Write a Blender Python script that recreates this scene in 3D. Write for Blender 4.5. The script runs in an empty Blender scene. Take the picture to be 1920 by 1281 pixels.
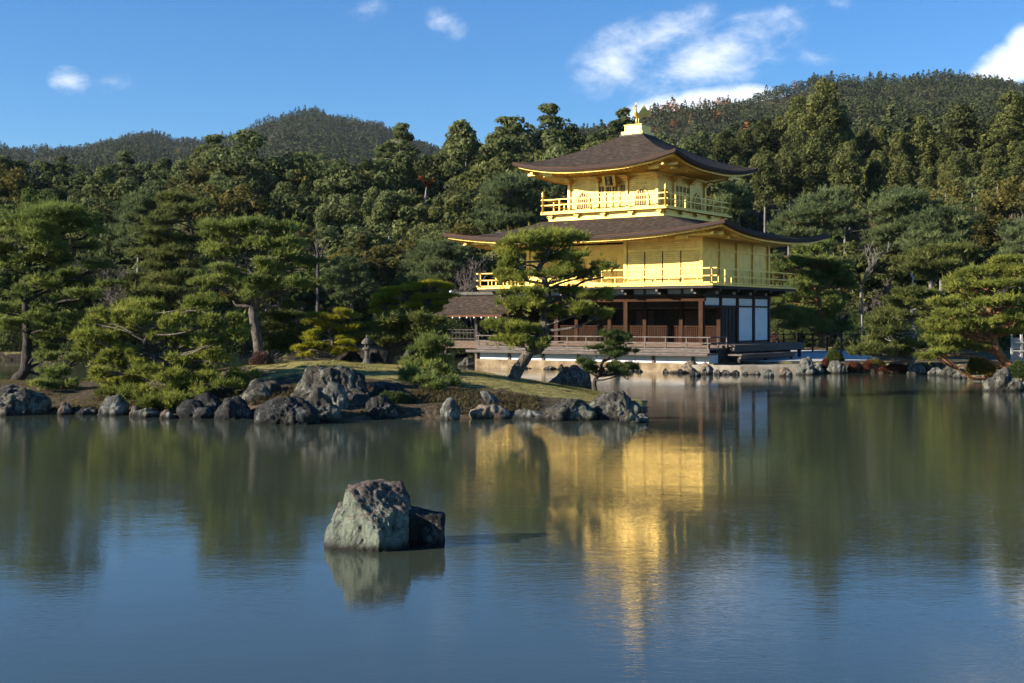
import bpy, bmesh, math, random
import numpy as np
R = math.radians
SC = bpy.context.scene
COL = SC.collection

# ------------------------------------------------------------------ camera
CAM_H, F, HOR = 2.55, 2370.0, 600.0
cd = bpy.data.cameras.new('camera'); cam = bpy.data.objects.new('camera', cd); COL.objects.link(cam)
cam.location = (0, 0, CAM_H); cam.rotation_euler = (R(90), 0, 0)
cd.sensor_width = 36; cd.lens = F / 1920 * 36; cd.shift_y = -(640.5 - HOR) / 1920
cd.clip_start = .1; cd.clip_end = 6000
SC.camera = cam

# ------------------------------------------------------------------ light, sky, exposure
SUN_EL, SUN_AZ = R(20), R(254)          # azimuth clockwise from +Y: the sun stands to the left, a little behind the camera
w = bpy.data.worlds.new('World'); SC.world = w; w.use_nodes = True
nt = w.node_tree; nt.nodes.clear(); N = nt.nodes.new; L = nt.links.new
out = N('ShaderNodeOutputWorld'); sky = N('ShaderNodeTexSky'); sky.sky_type = 'NISHITA'; sky.sun_disc = False
sky.sun_elevation = SUN_EL; sky.sun_rotation = SUN_AZ; sky.air_density = 1.0; sky.dust_density = 0.0; sky.ozone_density = 5.0
hs = N('ShaderNodeHueSaturation'); hs.inputs['Saturation'].default_value = 1.22; hs.inputs['Hue'].default_value = .506; L(sky.outputs[0], hs.inputs['Color'])
bg = N('ShaderNodeBackground'); bg.inputs['Strength'].default_value = .076; L(hs.outputs[0], bg.inputs['Color'])
bc = N('ShaderNodeBackground'); bc.inputs['Color'].default_value = (.80, .84, .90, 1); bc.inputs['Strength'].default_value = .66
tc = N('ShaderNodeTexCoord'); sx = N('ShaderNodeSeparateXYZ'); L(tc.outputs['Generated'], sx.inputs[0])
def mth(op, a, b=None, c=None, clamp=False):
    n = N('ShaderNodeMath'); n.operation = op; n.use_clamp = clamp
    for i, v in enumerate((a, b, c)):
        if v is None: continue
        if isinstance(v, (int, float)): n.inputs[i].default_value = v
        else: L(v, n.inputs[i])
    return n.outputs[0]
ymax = mth('MAXIMUM', sx.outputs['Y'], .05)
u_ = mth('DIVIDE', sx.outputs['X'], ymax); v_ = mth('DIVIDE', sx.outputs['Z'], ymax)
cb = N('ShaderNodeCombineXYZ'); L(u_, cb.inputs[0]); L(v_, cb.inputs[1])
nz = N('ShaderNodeTexNoise'); nz.inputs['Scale'].default_value = 34; nz.inputs['Detail'].default_value = 12; nz.inputs['Roughness'].default_value = .66
nz.inputs['Distortion'].default_value = .25
mpn = N('ShaderNodeMapping'); mpn.inputs['Scale'].default_value = (.75, 1.3, 1); mpn.inputs['Rotation'].default_value = (0, 0, R(-25))
L(cb.outputs[0], mpn.inputs[0]); L(mpn.outputs[0], nz.inputs['Vector'])
total = None; solid = None
# px, py, rx, ry, tilt, thickness
CLOUDS = [(1150, 110, 115, 72, 35, .85), (1240, 62, 140, 56, 20, .7), (1345, 108, 205, 76, 22, .9), (1440, 66, 100, 36, 20, .42),
          (1325, 208, 175, 52, 6, 2.6), (1400, 190, 75, 38, 0, 2.2), (1480, 182, 60, 12, 5, .9), (1895, 122, 110, 50, 30, 2.2), (1930, 85, 60, 50, 30, 2.4),
          (132, 155, 52, 34, -20, .85), (205, 158, 80, 26, 10, .3), (690, 22, 56, 30, 20, .36), (838, 44, 52, 32, -25, .75), (1525, 104, 60, 24, -10, .34),
          (1575, 8, 34, 18, -10, .5), (1480, 20, 60, 24, 15, .35), (1900, -160, 300, 110, 20, .8), (700, -300, 500, 60, 10, .4)]
for px, py, rx, ry, tl, th in CLOUDS:
    a = R(tl); cu, cv = (px - 960) / F, (HOR - py) / F
    s = N('ShaderNodeVectorMath'); s.operation = 'SUBTRACT'; L(cb.outputs[0], s.inputs[0]); s.inputs[1].default_value = (cu, cv, 0)
    mp = N('ShaderNodeMapping'); mp.vector_type = 'TEXTURE'; mp.inputs['Rotation'].default_value = (0, 0, a)
    mp.inputs['Scale'].default_value = (rx / F, ry / F, 1); L(s.outputs[0], mp.inputs[0])
    ln = N('ShaderNodeVectorMath'); ln.operation = 'LENGTH'; L(mp.outputs[0], ln.inputs[0])
    e = mth('SUBTRACT', 1.0, ln.outputs['Value'], clamp=True); e = mth('MULTIPLY', mth('POWER', e, .8), th)
    total = e if total is None else mth('MAXIMUM', total, e)
nn = mth('MULTIPLY', mth('SUBTRACT', nz.outputs['Fac'], .5), 3.4)
m_ = mth('ADD', total, mth('MULTIPLY', nn, mth('MINIMUM', mth('MULTIPLY', total, 2.2), .55)))
ss = N('ShaderNodeMapRange'); ss.interpolation_type = 'SMOOTHSTEP'; L(m_, ss.inputs['Value'])
ss.inputs['From Min'].default_value = .04; ss.inputs['From Max'].default_value = 1.4
front = mth('GREATER_THAN', sx.outputs['Y'], .2)
fac = mth('MULTIPLY', mth('MULTIPLY', ss.outputs[0], front), .92)
mx = N('ShaderNodeMixShader'); L(fac, mx.inputs[0]); L(bg.outputs[0], mx.inputs[1]); L(bc.outputs[0], mx.inputs[2]); L(mx.outputs[0], out.inputs[0])

sd = bpy.data.lights.new('sun', 'SUN'); so = bpy.data.objects.new('sun', sd); COL.objects.link(so)
sd.energy = 5.0; sd.angle = R(.53); sd.color = (1, .92, .80)
from mathutils import Vector
sdir = Vector((math.sin(SUN_AZ) * math.cos(SUN_EL), math.cos(SUN_AZ) * math.cos(SUN_EL), math.sin(SUN_EL)))
so.rotation_euler = sdir.to_track_quat('Z', 'Y').to_euler(); so.location = sdir * 200
SC.view_settings.view_transform = 'Standard'; SC.view_settings.look = 'None'; SC.view_settings.gamma = 1
SC.view_settings.exposure = 1.2
SC.cycles.max_bounces = 6; SC.cycles.transparent_max_bounces = 4; SC.cycles.volume_bounces = 0
SC.cycles.use_denoising = True; SC.cycles.denoiser = 'OPENIMAGEDENOISE'; SC.cycles.denoising_prefilter = 'ACCURATE'
SC.cycles.caustics_reflective = False; SC.cycles.caustics_refractive = False; SC.cycles.sample_clamp_indirect = 4; SC.cycles.blur_glossy = .5

# ------------------------------------------------------------------ helpers
def P(px, py, D): return np.array([(px - 960) / F * D, D, CAM_H + (HOR - py) / F * D])
def GX(px, D): return (px - 960) / F * D

def hsh(i, j, k, seed):
    h = (i * 374761393 + j * 668265263 + k * 2147483647 + seed * 974634777).astype(np.int64) & 0xffffffff
    h = ((h ^ (h >> 13)) * 1274126177) & 0xffffffff
    h = (h ^ (h >> 16)) & 0xffffffff
    return h / 4294967295.0 * 2 - 1
def vnoise(p, seed=0):
    p = np.asarray(p, float); i = np.floor(p).astype(np.int64); f = p - i; f = f * f * (3 - 2 * f)
    r = 0
    for a in (0, 1):
        for b in (0, 1):
            for c in (0, 1):
                wgt = (f[:, 0] if a else 1 - f[:, 0]) * (f[:, 1] if b else 1 - f[:, 1]) * (f[:, 2] if c else 1 - f[:, 2])
                r = r + wgt * hsh(i[:, 0] + a, i[:, 1] + b, i[:, 2] + c, seed)
    return r
def fbm(p, o=4, seed=0, g=.5):
    p = np.asarray(p, float); r = 0; a = 1
    for k in range(o): r = r + a * vnoise(p * 2 ** k + 17.3 * k, seed + k); a *= g
    return r

def tag(o, label=None, cat=None, group=None, kind=None):
    if label: o['label'] = label
    if cat: o['category'] = cat
    if group: o['group'] = group
    if kind: o['kind'] = kind
    return o
def empty(name, loc=(0, 0, 0), rz=0):
    o = bpy.data.objects.new(name, None); COL.objects.link(o); o.location = tuple(loc); o.rotation_euler = (0, 0, rz)
    o.empty_display_size = .1
    return o
def link(name, me, mat, parent=None, loc=None):
    o = bpy.data.objects.new(name, me); COL.objects.link(o)
    if mat is not None and not me.materials: me.materials.append(mat)
    if parent is not None: o.parent = parent
    if loc is not None: o.location = tuple(loc)
    return o
def np_mesh(name, V, Fc, n, tone=None, smooth=False):
    """V (N,3); Fc flat vertex indices in polygons of n corners"""
    me = bpy.data.meshes.new(name); V = np.asarray(V, np.float32); Fc = np.asarray(Fc, np.int32).ravel()
    me.vertices.add(len(V)); me.vertices.foreach_set('co', V.ravel())
    me.loops.add(len(Fc)); me.loops.foreach_set('vertex_index', Fc)
    k = len(Fc) // n
    me.polygons.add(k); me.polygons.foreach_set('loop_start', np.arange(k, dtype=np.int32) * n)
    me.update(calc_edges=True)
    if tone is not None:
        at = me.attributes.new('tone', 'FLOAT', 'POINT'); at.data.foreach_set('value', np.asarray(tone, np.float32))
    if smooth: me.polygons.foreach_set('use_smooth', np.ones(k, bool))
    me.update()
    return me

class MB:
    def __init__(s): s.v = []; s.f = []
    def add(s, v, f):
        o = len(s.v); s.v += [tuple(map(float, q)) for q in v]; s.f += [tuple(i + o for i in q) for q in f]; return s
    def box(s, c, d, rz=0, rx=0, ry=0):
        x, y, z = d[0] / 2, d[1] / 2, d[2] / 2
        from mathutils import Euler
        m = Euler((rx, ry, rz)).to_matrix(); c = Vector(c)
        v = [m @ Vector(q) + c for q in ((-x, -y, -z), (x, -y, -z), (x, y, -z), (-x, y, -z), (-x, -y, z), (x, -y, z), (x, y, z), (-x, y, z))]
        return s.add(v, ((0, 3, 2, 1), (4, 5, 6, 7), (0, 1, 5, 4), (1, 2, 6, 5), (2, 3, 7, 6), (3, 0, 4, 7)))
    def b2(s, x0, x1, y0, y1, z0, z1): return s.box(((x0 + x1) / 2, (y0 + y1) / 2, (z0 + z1) / 2), (x1 - x0, y1 - y0, z1 - z0))
    def bar(s, a, b, wd, h=None):
        a, b = Vector(a), Vector(b); d = b - a; h = h or wd
        q = d.to_track_quat('X', 'Z').to_matrix(); c = (a + b) / 2; l = d.length
        v = [q @ Vector((sx_ * l / 2, sy * wd / 2, sz * h / 2)) + c for sx_, sy, sz in ((-1, -1, -1), (1, -1, -1), (1, 1, -1), (-1, 1, -1), (-1, -1, 1), (1, -1, 1), (1, 1, 1), (-1, 1, 1))]
        return s.add(v, ((0, 3, 2, 1), (4, 5, 6, 7), (0, 1, 5, 4), (1, 2, 6, 5), (2, 3, 7, 6), (3, 0, 4, 7)))
    def lathe(s, prof, c=(0, 0, 0), n=12, sq=False):
        o = [];
        for r, z in prof:
            for k in range(n):
                a = 2 * math.pi * (k + .5) / n; rr = r
                if sq: rr = r / max(abs(math.cos(a)), abs(math.sin(a)))
                o.append((c[0] + rr * math.cos(a), c[1] + rr * math.sin(a), c[2] + z))
        f = []
        for i in range(len(prof) - 1):
            for k in range(n): f.append((i * n + k, i * n + (k + 1) % n, (i + 1) * n + (k + 1) % n, (i + 1) * n + k))
        f.append(tuple(range(n - 1, -1, -1))); f.append(tuple((len(prof) - 1) * n + k for k in range(n)))
        return s.add(o, f)
    def tube(s, pts, rad, n=8):
        v, f = tube_arr(pts, rad, n); return s.add(v, [tuple(q) for q in f])
    def mesh(s, name, smooth=False, bevel=0):
        me = bpy.data.meshes.new(name); me.from_pydata(s.v, [], s.f); me.update()
        if bevel:
            bm = bmesh.new(); bm.from_mesh(me)
            bmesh.ops.bevel(bm, geom=[e for e in bm.edges if e.calc_face_angle(0) > .6], offset=bevel, segments=1, affect='EDGES')
            bm.to_mesh(me); bm.free()
        if smooth: me.polygons.foreach_set('use_smooth', [True] * len(me.polygons))
        return me
    def build(s, name, mat, parent=None, smooth=False, bevel=0, loc=None):
        return link(name, s.mesh(name, smooth, bevel), mat, parent, loc)

def smooth_line(pts, k=4):
    p = np.asarray(pts, float)
    if len(p) < 3: return np.array([p[0] + (p[-1] - p[0]) * t for t in np.linspace(0, 1, k + 1)])
    q = np.vstack([2 * p[0] - p[1], p, 2 * p[-1] - p[-2]]); r = []
    for i in range(1, len(q) - 2):
        for t in np.arange(k) / k:
            a, b, c, d = q[i - 1], q[i], q[i + 1], q[i + 2]
            r.append(.5 * (2 * b + (c - a) * t + (2 * a - 5 * b + 4 * c - d) * t * t + (3 * b - a - 3 * c + d) * t ** 3))
    r.append(p[-1]); return np.array(r)
def tube_arr(pts, rad, n=8, rough=0, seed=0):
    p = np.asarray(pts, float); m = len(p); rad = np.broadcast_to(np.asarray(rad, float), (m,))
    t = np.gradient(p, axis=0); t /= np.linalg.norm(t, axis=1)[:, None] + 1e-9
    ref = np.array([0, 1, 0.]) if abs(t[:, 1]).max() < .9 else np.array([0, 0, 1.]) if abs(t[:, 2]).max() < .9 else np.array([1, 0, 0.])
    a = np.cross(t, ref); a /= np.linalg.norm(a, axis=1)[:, None] + 1e-9; b = np.cross(t, a)
    ang = np.arange(n) * 2 * np.pi / n
    v = p[:, None, :] + rad[:, None, None] * (np.cos(ang)[None, :, None] * a[:, None, :] + np.sin(ang)[None, :, None] * b[:, None, :])
    v = v.reshape(-1, 3)
    if rough:
        nn_ = fbm(v * 6, 3, seed); v = v + (v - np.repeat(p, n, 0)) * (nn_ * rough)[:, None]
    i = np.arange(m - 1)[:, None] * n; k = np.arange(n)[None, :]; k2 = (k + 1) % n
    f = np.stack([i + k, i + k2, i + n + k2, i + n + k], -1).reshape(-1, 4)
    return v, f
class Arr:
    """many tubes in one quad mesh"""
    def __init__(s): s.v = []; s.f = []; s.o = 0
    def add(s, v, f): s.v.append(v); s.f.append(f + s.o); s.o += len(v)
    def mesh(s, name): return np_mesh(name, np.vstack(s.v), np.vstack(s.f), 4, smooth=True)

# ------------------------------------------------------------------ materials
def mat(name, base, rough=.7, metal=0, spec=.5, ramp=None, scale=3, detail=6, bump=0, bscale=None, stretch=(1, 1, 1), coords='Object', obj_rand=0, attr=None, transl=0, coat=0):
    m = bpy.data.materials.new(name); m.use_nodes = True; t = m.node_tree; n = t.nodes; b = n['Principled BSDF']; o = n['Material Output']
    b.inputs['Roughness'].default_value = rough; b.inputs['Metallic'].default_value = metal; b.inputs['Specular IOR Level'].default_value = spec
    b.inputs['Base Color'].default_value = (*base, 1)
    nn_ = None
    if ramp or bump:
        c = n.new('ShaderNodeTexCoord'); mp_ = n.new('ShaderNodeMapping'); mp_.inputs['Scale'].default_value = stretch
        t.links.new(c.outputs[coords], mp_.inputs[0])
        nn_ = n.new('ShaderNodeTexNoise'); nn_.inputs['Scale'].default_value = scale; nn_.inputs['Detail'].default_value = detail; nn_.inputs['Roughness'].default_value = .62
        t.links.new(mp_.outputs[0], nn_.inputs['Vector'])
    if ramp:
        r = n.new('ShaderNodeValToRGB'); el = r.color_ramp.elements
        while len(el) > 1: el.remove(el[0])
        el[0].position = ramp[0][0]; el[0].color = (*ramp[0][1], 1)
        for p_, c_ in ramp[1:]:
            e = el.new(p_); e.color = (*c_, 1)
        src = nn_.outputs['Fac']
        if attr:
            at = n.new('ShaderNodeAttribute'); at.attribute_name = attr; src = at.outputs['Fac']
            if obj_rand:
                oi = n.new('ShaderNodeObjectInfo'); ma = n.new('ShaderNodeMath'); ma.operation = 'MULTIPLY_ADD'
                t.links.new(oi.outputs['Random'], ma.inputs[0]); ma.inputs[1].default_value = obj_rand
                sb = n.new('ShaderNodeMath'); sb.operation = 'SUBTRACT'; t.links.new(src, sb.inputs[0]); sb.inputs[1].default_value = obj_rand / 2
                t.links.new(sb.outputs[0], ma.inputs[2]); src = ma.outputs[0]
        t.links.new(src, r.inputs[0]); t.links.new(r.outputs[0], b.inputs['Base Color'])
        m['ramp'] = 1
        if transl:
            tr = n.new('ShaderNodeBsdfTranslucent'); t.links.new(r.outputs[0], tr.inputs[0]); mx_ = n.new('ShaderNodeMixShader'); mx_.inputs[0].default_value = transl
            t.links.new(b.outputs[0], mx_.inputs[1]); t.links.new(tr.outputs[0], mx_.inputs[2]); t.links.new(mx_.outputs[0], o.inputs[0])
    if bump:
        nb = nn_
        if bscale:
            nb = n.new('ShaderNodeTexNoise'); nb.inputs['Scale'].default_value = bscale; nb.inputs['Detail'].default_value = 8; nb.inputs['Roughness'].default_value = .65
            t.links.new(mp_.outputs[0], nb.inputs['Vector'])
        bp = n.new('ShaderNodeBump'); bp.inputs['Strength'].default_value = 1; bp.inputs['Distance'].default_value = bump
        t.links.new(nb.outputs['Fac'], bp.inputs['Height']); t.links.new(bp.outputs[0], b.inputs['Normal'])
    return m
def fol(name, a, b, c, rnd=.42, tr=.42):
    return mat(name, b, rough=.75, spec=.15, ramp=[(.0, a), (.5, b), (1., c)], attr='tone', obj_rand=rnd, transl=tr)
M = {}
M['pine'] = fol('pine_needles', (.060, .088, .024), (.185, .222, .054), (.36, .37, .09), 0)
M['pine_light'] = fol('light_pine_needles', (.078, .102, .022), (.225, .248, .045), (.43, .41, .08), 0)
M['pine_dark'] = fol('dark_pine_needles', (.028, .05, .016), (.075, .105, .03), (.16, .19, .05), 0)
M['pine_yellow'] = fol('yellow_pine_needles', (.12, .14, .015), (.29, .28, .025), (.46, .41, .035), 0)
M['pine_blue'] = fol('bluish_pine_needles', (.052, .078, .032), (.140, .170, .066), (.26, .28, .11), 0)
M['pine_olive'] = fol('olive_pine_needles', (.052, .068, .021), (.145, .16, .042), (.28, .28, .068), 0)
M['cedar'] = fol('cedar_foliage', (.033, .040, .013), (.102, .114, .034), (.22, .22, .062))
M['evergreen'] = fol('evergreen_leaves', (.034, .047, .016), (.098, .118, .040), (.21, .225, .080))
M['olive'] = fol('olive_leaves', (.045, .045, .014), (.115, .105, .026), (.21, .165, .035))
M['autumn'] = fol('rusty_autumn_leaves', (.08, .035, .010), (.20, .085, .018), (.30, .14, .03))
M['brownbush'] = fol('reddish_brown_twigs', (.06, .032, .024), (.15, .085, .062), (.26, .16, .12), 0, 0)
M['redleaf'] = fol('red_leaves', (.07, .025, .015), (.17, .055, .03), (.28, .13, .06), 0)
M['shrub'] = fol('shrub_leaves', (.035, .055, .015), (.10, .13, .03), (.22, .22, .05), 0)
M['azalea'] = fol('rusty_green_leaves', (.05, .055, .010), (.14, .115, .016), (.24, .17, .025), 0)
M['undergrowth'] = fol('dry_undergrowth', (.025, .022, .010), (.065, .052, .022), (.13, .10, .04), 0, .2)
M['farwood'] = fol('distant_forest', (.016, .030, .008), (.045, .055, .016), (.11, .095, .035), 0, .1)
M['bark'] = mat('pine_bark', (.1, .08, .06), .9, spec=.2, ramp=[(.3, (.035, .028, .022)), (.55, (.12, .10, .08)), (.75, (.25, .215, .18))], scale=9, bump=.05, bscale=14, stretch=(1.6, 1.6, .45))
M['barkdark'] = mat('dark_pine_bark', (.1, .08, .06), .9, spec=.2, ramp=[(.3, (.018, .015, .012)), (.6, (.06, .05, .04)), (.8, (.14, .12, .10))], scale=9, bump=.05, bscale=14, stretch=(1.6, 1.6, .45))
M['barkred'] = mat('red_pine_bark', (.2, .1, .06), .9, spec=.2, ramp=[(.3, (.06, .04, .03)), (.5, (.26, .12, .055)), (.65, (.46, .19, .07)), (.8, (.36, .26, .19))], scale=6, bump=.04, bscale=12, stretch=(1.6, 1.6, .5))
M['barkgrey'] = mat('pale_trunk_bark', (.3, .28, .25), .9, spec=.2, ramp=[(.35, (.09, .08, .065)), (.6, (.22, .20, .17)), (.8, (.36, .33, .29))], scale=5, bump=.02, stretch=(2, 2, .3))
M['barkwhite'] = mat('white_branch_bark', (.5, .48, .42), .9, spec=.2, ramp=[(.35, (.24, .22, .19)), (.65, (.55, .52, .46))], scale=4, stretch=(2, 2, .5))
M['twigs'] = mat('bare_twigs', (.16, .13, .12), .9, spec=.2, ramp=[(.35, (.045, .037, .032)), (.65, (.13, .11, .095))], scale=4)

def rock_mat(name, dark, mid, light, lich, lichen_amt=.5, warm=(.16, .11, .07), crust=False):
    m = bpy.data.materials.new(name); m.use_nodes = True; t = m.node_tree; n = t.nodes; b = n['Principled BSDF']; k = t.links.new
    b.inputs['Roughness'].default_value = .88; b.inputs['Specular IOR Level'].default_value = .25
    tc_ = n.new('ShaderNodeTexCoord')
    def noise(sc, det=8, ro=.6, st=(1, 1, 1)):
        mp_ = n.new('ShaderNodeMapping'); mp_.inputs['Scale'].default_value = st; k(tc_.outputs['Object'], mp_.inputs[0])
        q = n.new('ShaderNodeTexNoise'); q.inputs['Scale'].default_value = sc; q.inputs['Detail'].default_value = det; q.inputs['Roughness'].default_value = ro; k(mp_.outputs[0], q.inputs['Vector']); return q.outputs['Fac']
    def ramp(src, st):
        r = n.new('ShaderNodeValToRGB'); e = r.color_ramp.elements; e[0].position, e[1].position = st[0][0], st[-1][0]
        e[0].color = (*st[0][1], 1); e[1].color = (*st[-1][1], 1)
        for p_, c_ in st[1:-1]: x = e.new(p_); x.color = (*c_, 1)
        k(src, r.inputs[0]); return r.outputs[0]
    def mixc(f, a, c):
        q = n.new('ShaderNodeMix'); q.data_type = 'RGBA'; k(f, q.inputs['Factor']); k(a, q.inputs['A']); k(c, q.inputs['B']); return q.outputs['Result']
    base = ramp(noise(4.5, 10, .7), [(.32, dark), (.52, mid), (.72, light)])
    wm = ramp(noise(1.7, 6, .6), [(.52, (0, 0, 0)), (.66, (1, 1, 1))])
    warmc = ramp(noise(9, 6, .7), [(.35, tuple(c * .4 for c in warm)), (.65, warm)])
    c = mixc(wm, base, warmc)
    lm = ramp(noise(3.1, 10, .75, (1, 1, .5)), [(.62 - lichen_amt * .25, (0, 0, 0)), (.66 - lichen_amt * .22, (1, 1, 1))])
    lc = ramp(noise(14, 6, .7), [(.3, tuple(q * .55 for q in lich)), (.7, lich)])
    c = mixc(lm, c, lc)
    if crust:
        gn = n.new('ShaderNodeNewGeometry'); sn = n.new('ShaderNodeSeparateXYZ'); k(gn.outputs['True Normal'], sn.inputs[0]); sp_ = n.new('ShaderNodeSeparateXYZ'); k(tc_.outputs['Object'], sp_.inputs[0])
        a1 = n.new('ShaderNodeMath'); a1.operation = 'MULTIPLY_ADD'; k(sp_.outputs['Z'], a1.inputs[0]); a1.inputs[1].default_value = .45; k(sn.outputs['Z'], a1.inputs[2])
        a2 = n.new('ShaderNodeMath'); a2.operation = 'MULTIPLY_ADD'; k(noise(4, 8, .7), a2.inputs[0]); a2.inputs[1].default_value = .9; k(a1.outputs[0], a2.inputs[2])
        cm_ = ramp(a2.outputs[0], [(1.0, (0, 0, 0)), (1.12, (1, 1, 1))]) if False else None
        mr = n.new('ShaderNodeMapRange'); mr.inputs['From Min'].default_value = 1.12; mr.inputs['From Max'].default_value = 1.30; k(a2.outputs[0], mr.inputs['Value'])
        cc_ = ramp(noise(9, 10, .75), [(.30, (.03, .024, .02)), (.45, (.12, .09, .068)), (.58, (.23, .18, .14)), (.72, (.38, .36, .31))])
        c = mixc(mr.outputs[0], c, cc_)
        m2 = n.new('ShaderNodeMapRange'); m2.inputs['From Min'].default_value = .10; m2.inputs['From Max'].default_value = .02; k(sp_.outputs['Z'], m2.inputs['Value'])
        c2_ = ramp(noise(12, 10, .7), [(.35, (.07, .055, .045)), (.65, (.24, .19, .16))]); c = mixc(m2.outputs[0], c, c2_)
    cr = ramp(noise(7, 12, .8, (1.4, 1.4, .6)), [(.38, (.12, .12, .12)), (.50, (1, 1, 1))])
    q = n.new('ShaderNodeMix'); q.data_type = 'RGBA'; q.blend_type = 'MULTIPLY'; q.inputs['Factor'].default_value = 1; k(c, q.inputs['A']); k(cr, q.inputs['B'])
    wl = ramp(noise(26, 5, .7), [(.60, (0, 0, 0)), (.68, (.55, .55, .55))]); ws = n.new('ShaderNodeMix'); ws.data_type = 'RGBA'; k(wl, ws.inputs['Factor']); k(q.outputs['Result'], ws.inputs['A']); ws.inputs['B'].default_value = (.42, .41, .36, 1); q = ws
    # dark damp band just above the water line
    gp = n.new('ShaderNodeNewGeometry'); sp = n.new('ShaderNodeSeparateXYZ'); k(gp.outputs['Position'], sp.inputs[0])
    wr = n.new('ShaderNodeMapRange'); wr.inputs['From Min'].default_value = .02; wr.inputs['From Max'].default_value = .13; wr.inputs['To Min'].default_value = .22; k(sp.outputs['Z'], wr.inputs['Value'])
    q2 = n.new('ShaderNodeMix'); q2.data_type = 'RGBA'; q2.blend_type = 'MULTIPLY'; q2.inputs['Factor'].default_value = 1; k(q.outputs['Result'], q2.inputs['A']); k(wr.outputs[0], q2.inputs['B'])
    k(q2.outputs['Result'], b.inputs['Base Color'])
    bp = n.new('ShaderNodeBump'); bp.inputs['Distance'].default_value = .13; k(noise(9, 14, .8, (1, 1, .75)), bp.inputs['Height']); k(bp.outputs[0], b.inputs['Normal'])
    return m
M['rock'] = rock_mat('grey_lichen_rock', (.022, .020, .016), (.070, .064, .050), (.175, .16, .125), (.29, .29, .21), .4)
M['rockgreen'] = rock_mat('pale_green_rock', (.05, .05, .04), (.20, .22, .165), (.34, .37, .27), (.37, .41, .30), .8, (.20, .15, .12), True)
M['rockbrown'] = rock_mat('brown_topped_rock', (.05, .04, .03), (.17, .125, .09), (.28, .22, .17), (.38, .38, .33), .32, (.17, .11, .07))
M['rockdark'] = rock_mat('dark_rock', (.012, .012, .011), (.035, .034, .03), (.11, .11, .10), (.22, .23, .21), .25, (.05, .04, .028))
M['rocktan'] = rock_mat('tan_rock', (.10, .08, .055), (.26, .20, .135), (.40, .33, .24), (.42, .41, .35), .3, (.28, .16, .09))
M['rockpale'] = rock_mat('pale_lichen_rock', (.05, .05, .042), (.125, .122, .10), (.25, .245, .205), (.34, .345, .28), .5, (.24, .17, .11))

# gold leaf
def gold(name, base, metal, rough, planks=False):
    m = bpy.data.materials.new(name); m.use_nodes = True; t = m.node_tree; n = t.nodes; b = n['Principled BSDF']; k = t.links.new
    b.inputs['Metallic'].default_value = metal; b.inputs['Roughness'].default_value = rough
    tc_ = n.new('ShaderNodeTexCoord'); q = n.new('ShaderNodeTexNoise'); q.inputs['Scale'].default_value = 2.2; q.inputs['Detail'].default_value = 8; q.inputs['Roughness'].default_value = .65
    k(tc_.outputs['Object'], q.inputs['Vector'])
    r = n.new('ShaderNodeValToRGB'); e = r.color_ramp.elements; e[0].position = .3; e[1].position = .7
    e[0].color = (*[c * .72 for c in base], 1); e[1].color = (*[min(1, c * 1.06) for c in base], 1); k(q.outputs['Fac'], r.inputs[0])
    res = r.outputs[0]
    if planks:
        br = n.new('ShaderNodeTexBrick'); br.inputs['Scale'].default_value = 1; br.inputs['Brick Width'].default_value = .62; br.inputs['Row Height'].default_value = .105
        br.inputs['Mortar Size'].default_value = .006; br.inputs['Color1'].default_value = (1, 1, 1, 1); br.inputs['Color2'].default_value = (.78, .74, .66, 1); br.inputs['Mortar'].default_value = (.40, .28, .15, 1)
        mp_ = n.new('ShaderNodeMapping'); mp_.vector_type = 'POINT'
        sp = n.new('ShaderNodeSeparateXYZ'); cm = n.new('ShaderNodeCombineXYZ'); ad = n.new('ShaderNodeMath'); ad.operation = 'ADD'
        k(tc_.outputs['Object'], sp.inputs[0]); k(sp.outputs['X'], ad.inputs[0]); k(sp.outputs['Y'], ad.inputs[1]); k(ad.outputs[0], cm.inputs['X']); k(sp.outputs['Z'], cm.inputs['Y'])
        k(cm.outputs[0], br.inputs['Vector'])
        mx_ = n.new('ShaderNodeMix'); mx_.data_type = 'RGBA'; mx_.blend_type = 'MULTIPLY'; mx_.inputs['Factor'].default_value = 1; k(res, mx_.inputs['A']); k(br.outputs['Color'], mx_.inputs['B']); res = mx_.outputs['Result']
    k(res, b.inputs['Base Color'])
    q3 = n.new('ShaderNodeTexNoise'); q3.inputs['Scale'].default_value = 9; q3.inputs['Detail'].default_value = 4; k(tc_.outputs['Object'], q3.inputs['Vector'])
    bp = n.new('ShaderNodeBump'); bp.inputs['Distance'].default_value = .012; k(q3.outputs['Fac'], bp.inputs['Height']); k(bp.outputs[0], b.inputs['Normal'])
    return m
GOLD = (.86, .575, .115)
M['gold'] = gold('gold_leaf', GOLD, .35, .42)
M['goldwall'] = gold('gold_leaf_boards', GOLD, .35, .42, True)
M['goldbounce'] = gold('bounce_toned_gold_leaf', (.78, .46, .075), .35, .45)  # warm light bounced between gold surfaces is put into this deeper base colour
M['shingle'] = mat('bark_shingles', (.07, .05, .04), .9, spec=.12, ramp=[(.3, (.022, .016, .011)), (.5, (.050, .036, .026)), (.66, (.090, .068, .050)), (.80, (.16, .135, .105))], scale=3.2, detail=12, bump=.02, bscale=24, stretch=(1, 1, 5))
M['windowdark'] = mat('dark_gilt_recess', (.12, .07, .02), .6, spec=.3, ramp=[(.3, (.08, .045, .012)), (.7, (.16, .09, .025))], scale=4)
M['shingle_edge'] = mat('dark_layered_roof_edge', (.03, .02, .016), .8, spec=.3, ramp=[(.3, (.018, .013, .010)), (.7, (.05, .03, .022))], scale=4, stretch=(1, 1, 30))
M['copper'] = mat('reddish_roof_edging', (.12, .05, .025), .8, spec=.15, ramp=[(.3, (.07, .028, .014)), (.7, (.15, .065, .032))], scale=3)
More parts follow.
